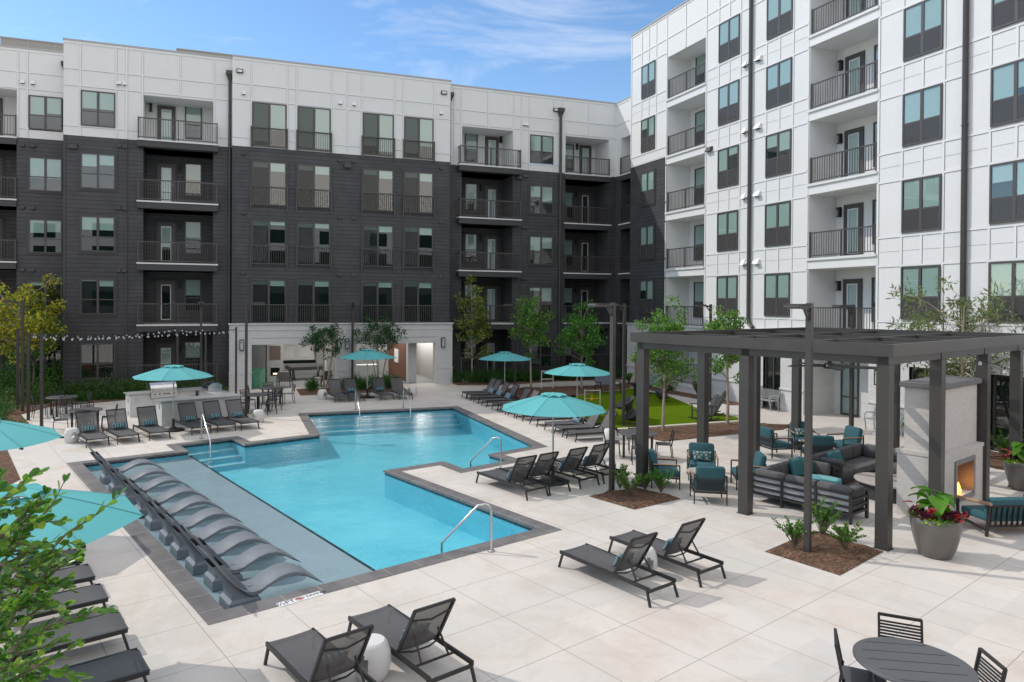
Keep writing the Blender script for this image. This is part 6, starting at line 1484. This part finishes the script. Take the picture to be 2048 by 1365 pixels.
cover('hedge', [(-13, -3.5), (-8.4, -4.2), (-7.8, -2.8), (-7.8, 1.0), (-13, 1.0)], 12000, 1.1, lf_hedge, .09, .05, 62, .3, 60, .6)
cover('hedge', [(-10.5, .6), (-7.9, .6), (-7.9, 1.5), (-10.5, 1.5)], 3500, 1.9, lf_green, .1, .055, 63, .3, 20, .55)
cover('ground_cover', [(-6.5, -2.6), (-4.6, -2.2), (-.6, -1.7), (-.6, -1.3), (-7.0, -2.0)], 2600, .35, lf_grass, .3, .025, 64, 1.2, 22, .22)
cover('ground_cover', [(-12, -14), (-7.1, -12.6), (-7.3, -9.2), (-8.4, -5.8), (-9, -4.6), (-12, -5)], 5200, .45, lf_grass, .32, .03, 65, 1.0, 44, .3)
cover('flowering_cover', [(-9.5, -13.5), (-7.4, -12.6), (-7.4, -9.6), (-8.6, -9.4)], 2200, .4, leafmat('heuchera_leaf', (.22, .05, .035), (.50, .16, .10)), .1, .07, 66, .5, 22, .25)
cover('ground_cover', [(12.1, -.9), (14, -1.2), (18, -.7), (22.4, -.9), (22.6, .3), (12.1, .3)], 11000, .5, lf_grass, .42, .026, 67, 1.3, 80, .3)
cover('ground_cover', [(3.4, -2.5), (8.3, -2.3), (8.4, -.8), (3.5, -.8)], 2300, .5, lf_grass, .42, .026, 68, 1.3, 13, .22)
cover('ground_cover', [(-.3, -2.2), (-.9, -2.3), (-2.6, -1.9), (-.3, -.6)], 1500, .6, lf_hedge, .12, .05, 69, .6, 12, .3)
# patio fences on the ground floor of the dark wing
def fence(fr, t0, t1, z, o, lb):
    t = thing('patio_fence', lb, 'fence', fr.p(t0, 0, o), fr.a, 'ground floor patio fences'); w_ = t1 - t0; h = 1.15; b = B()
    b.box(0, w_, -.02, .02, z + h - .05, z + h); b.box(0, w_, -.02, .02, z + .1, z + .14)
    for i in range(int(w_ / .13) + 1): x = .01 + i * .13; b.box(x - .009, x + .009, -.009, .009, z + .14, z + h - .05)
    b.obj('pickets', rail_m, t)
    for x in (0, w_ / 2, w_): q = B(); q.box(x - .03, x + .03, -.03, .03, 0, z + h + .04); q.obj('post', rail_m, t)
    q = B(); q.box(0, w_, -.1, 1.0, .0, .25); q.obj('kerb', conc_w, t)
fence(A1, -4.4, -.7, .3, .9, 'dark picket patio fence behind the grill island'); fence(A4, 12.4, 16.2, .3, .9, 'dark picket patio fence behind the rusty maple'); fence(A4, 19.2, 22.6, .3, .4, 'dark picket patio fence in the inside corner')
# ---- leafy tree close to the camera on the left
rg = random.Random(91)
FT = thing('foreground_tree', 'glossy leaved tree close to the camera in the lower left corner', 'tree', (-2.75, -36.0, 0))
def PV(x, y, d):
    """point at distance d along the sight line, used to trace the branches of this one tree"""
    v = CM @ Vector(((x - CX) / FPX, (y - CY) / FPX, 1)); return CAMP + v * d - FT.location
trunk = B(); lv = B()
roots = [PV(-120, 1500, 2.9), PV(-60, 1480, 3.1), PV(20, 1500, 3.0)]
trunk.tube([Vector((.0, .0, 0)), Vector((.05, .1, 1.2)), Vector((.1, .25, 2.2)), PV(-60, 1420, 3.0)], [.07, .06, .045, .03], 8)
def spray(pts, n, L_=.062, w_=.03, dens=1.0, twig=.005):
    pts = [Vector(p) for p in pts]; trunk.tube(pts, [twig * (1.3 - .9 * i / (len(pts) - 1)) for i in range(len(pts))], 5, False)
    cum = [0]
    for a, c in zip(pts, pts[1:]): cum.append(cum[-1] + (c - a).length)
    for i in range(n):
        f = (i + rg.random() * .6) / n; s = f * cum[-1]; k = max(j for j in range(len(cum) - 1) if cum[j] <= s + 1e-9); u = (s - cum[k]) / max(1e-6, cum[k + 1] - cum[k]); p = pts[k].lerp(pts[k + 1], u); ax = (pts[k + 1] - pts[k]).normalized()
        side = ax.cross(Vector((0, 0, 1))).normalized() * (1 if i % 2 else -1)
        d = (ax * (.55 + .5 * f) + side * (.75 + .2 * rg.random()) + Vector((0, 0, .25 * rg.gauss(0, 1) + .12)) + rdir(rg) * .25).normalized(); q = 1.05 - .3 * abs(f - .5) + .25 * rg.gauss(0, .5); leaf(lv, p, d, L_ * q, w_ * q, rg, True)
    for j in range(3): leaf(lv, pts[-1], ((pts[-1] - pts[-2]).normalized() + rdir(rg) * .5).normalized(), L_ * .7, w_ * .7, rg, True)
mains = [([(-40, 1290), (60, 1150), (130, 1070), (185, 1035), (240, 990)], 3.0, 34), ([(-40, 1200), (30, 1090), (80, 1040), (110, 1000), (128, 965)], 3.1, 26), ([(-60, 1060), (-10, 1010), (30, 985), (55, 955), (72, 945)], 3.0, 22), ([(20, 1300), (90, 1255), (140, 1240), (180, 1225), (215, 1220)], 2.9, 22),
         ([(20, 1360), (80, 1330), (120, 1310), (150, 1290)], 2.9, 18), ([(-20, 1180), (60, 1170), (110, 1130), (150, 1120)], 3.2, 20), ([(-60, 1010), (-30, 1000), (-5, 985), (10, 980)], 2.9, 12), ([(10, 1130), (70, 1095), (120, 1080), (150, 1090)], 3.1, 18), ([(30, 1250), (60, 1230), (90, 1210), (110, 1180)], 3.1, 18), ([(60, 1330), (100, 1345), (140, 1350), (165, 1365)], 2.8, 16)]
for pts, d, n_ in mains: spray([PV(x, y, d + .12 * i / 4 + rg.gauss(0, .02)) for i, (x, y) in enumerate(pts)], n_)
for i in range(96):
    y = rg.uniform(1010, 1420); x = rg.uniform(-90, 12 + 40 * math.sin((y - 1000) / 90) + (45 if y > 1150 else 10)); d = rg.uniform(2.85, 3.5); a = rg.uniform(-.5, 1.1); l_ = rg.uniform(50, 95)
    spray([PV(x, y, d), PV(x + l_ * .5 * math.cos(a), y - l_ * .5 * math.sin(a), d + .02), PV(x + l_ * math.cos(a), y - l_ * math.sin(a) - 5, d + rg.gauss(0, .08))], 13, .056, .027)
trunk.obj('trunk', bark, FT, smooth=True); lv.obj('crown', lf_front, FT)
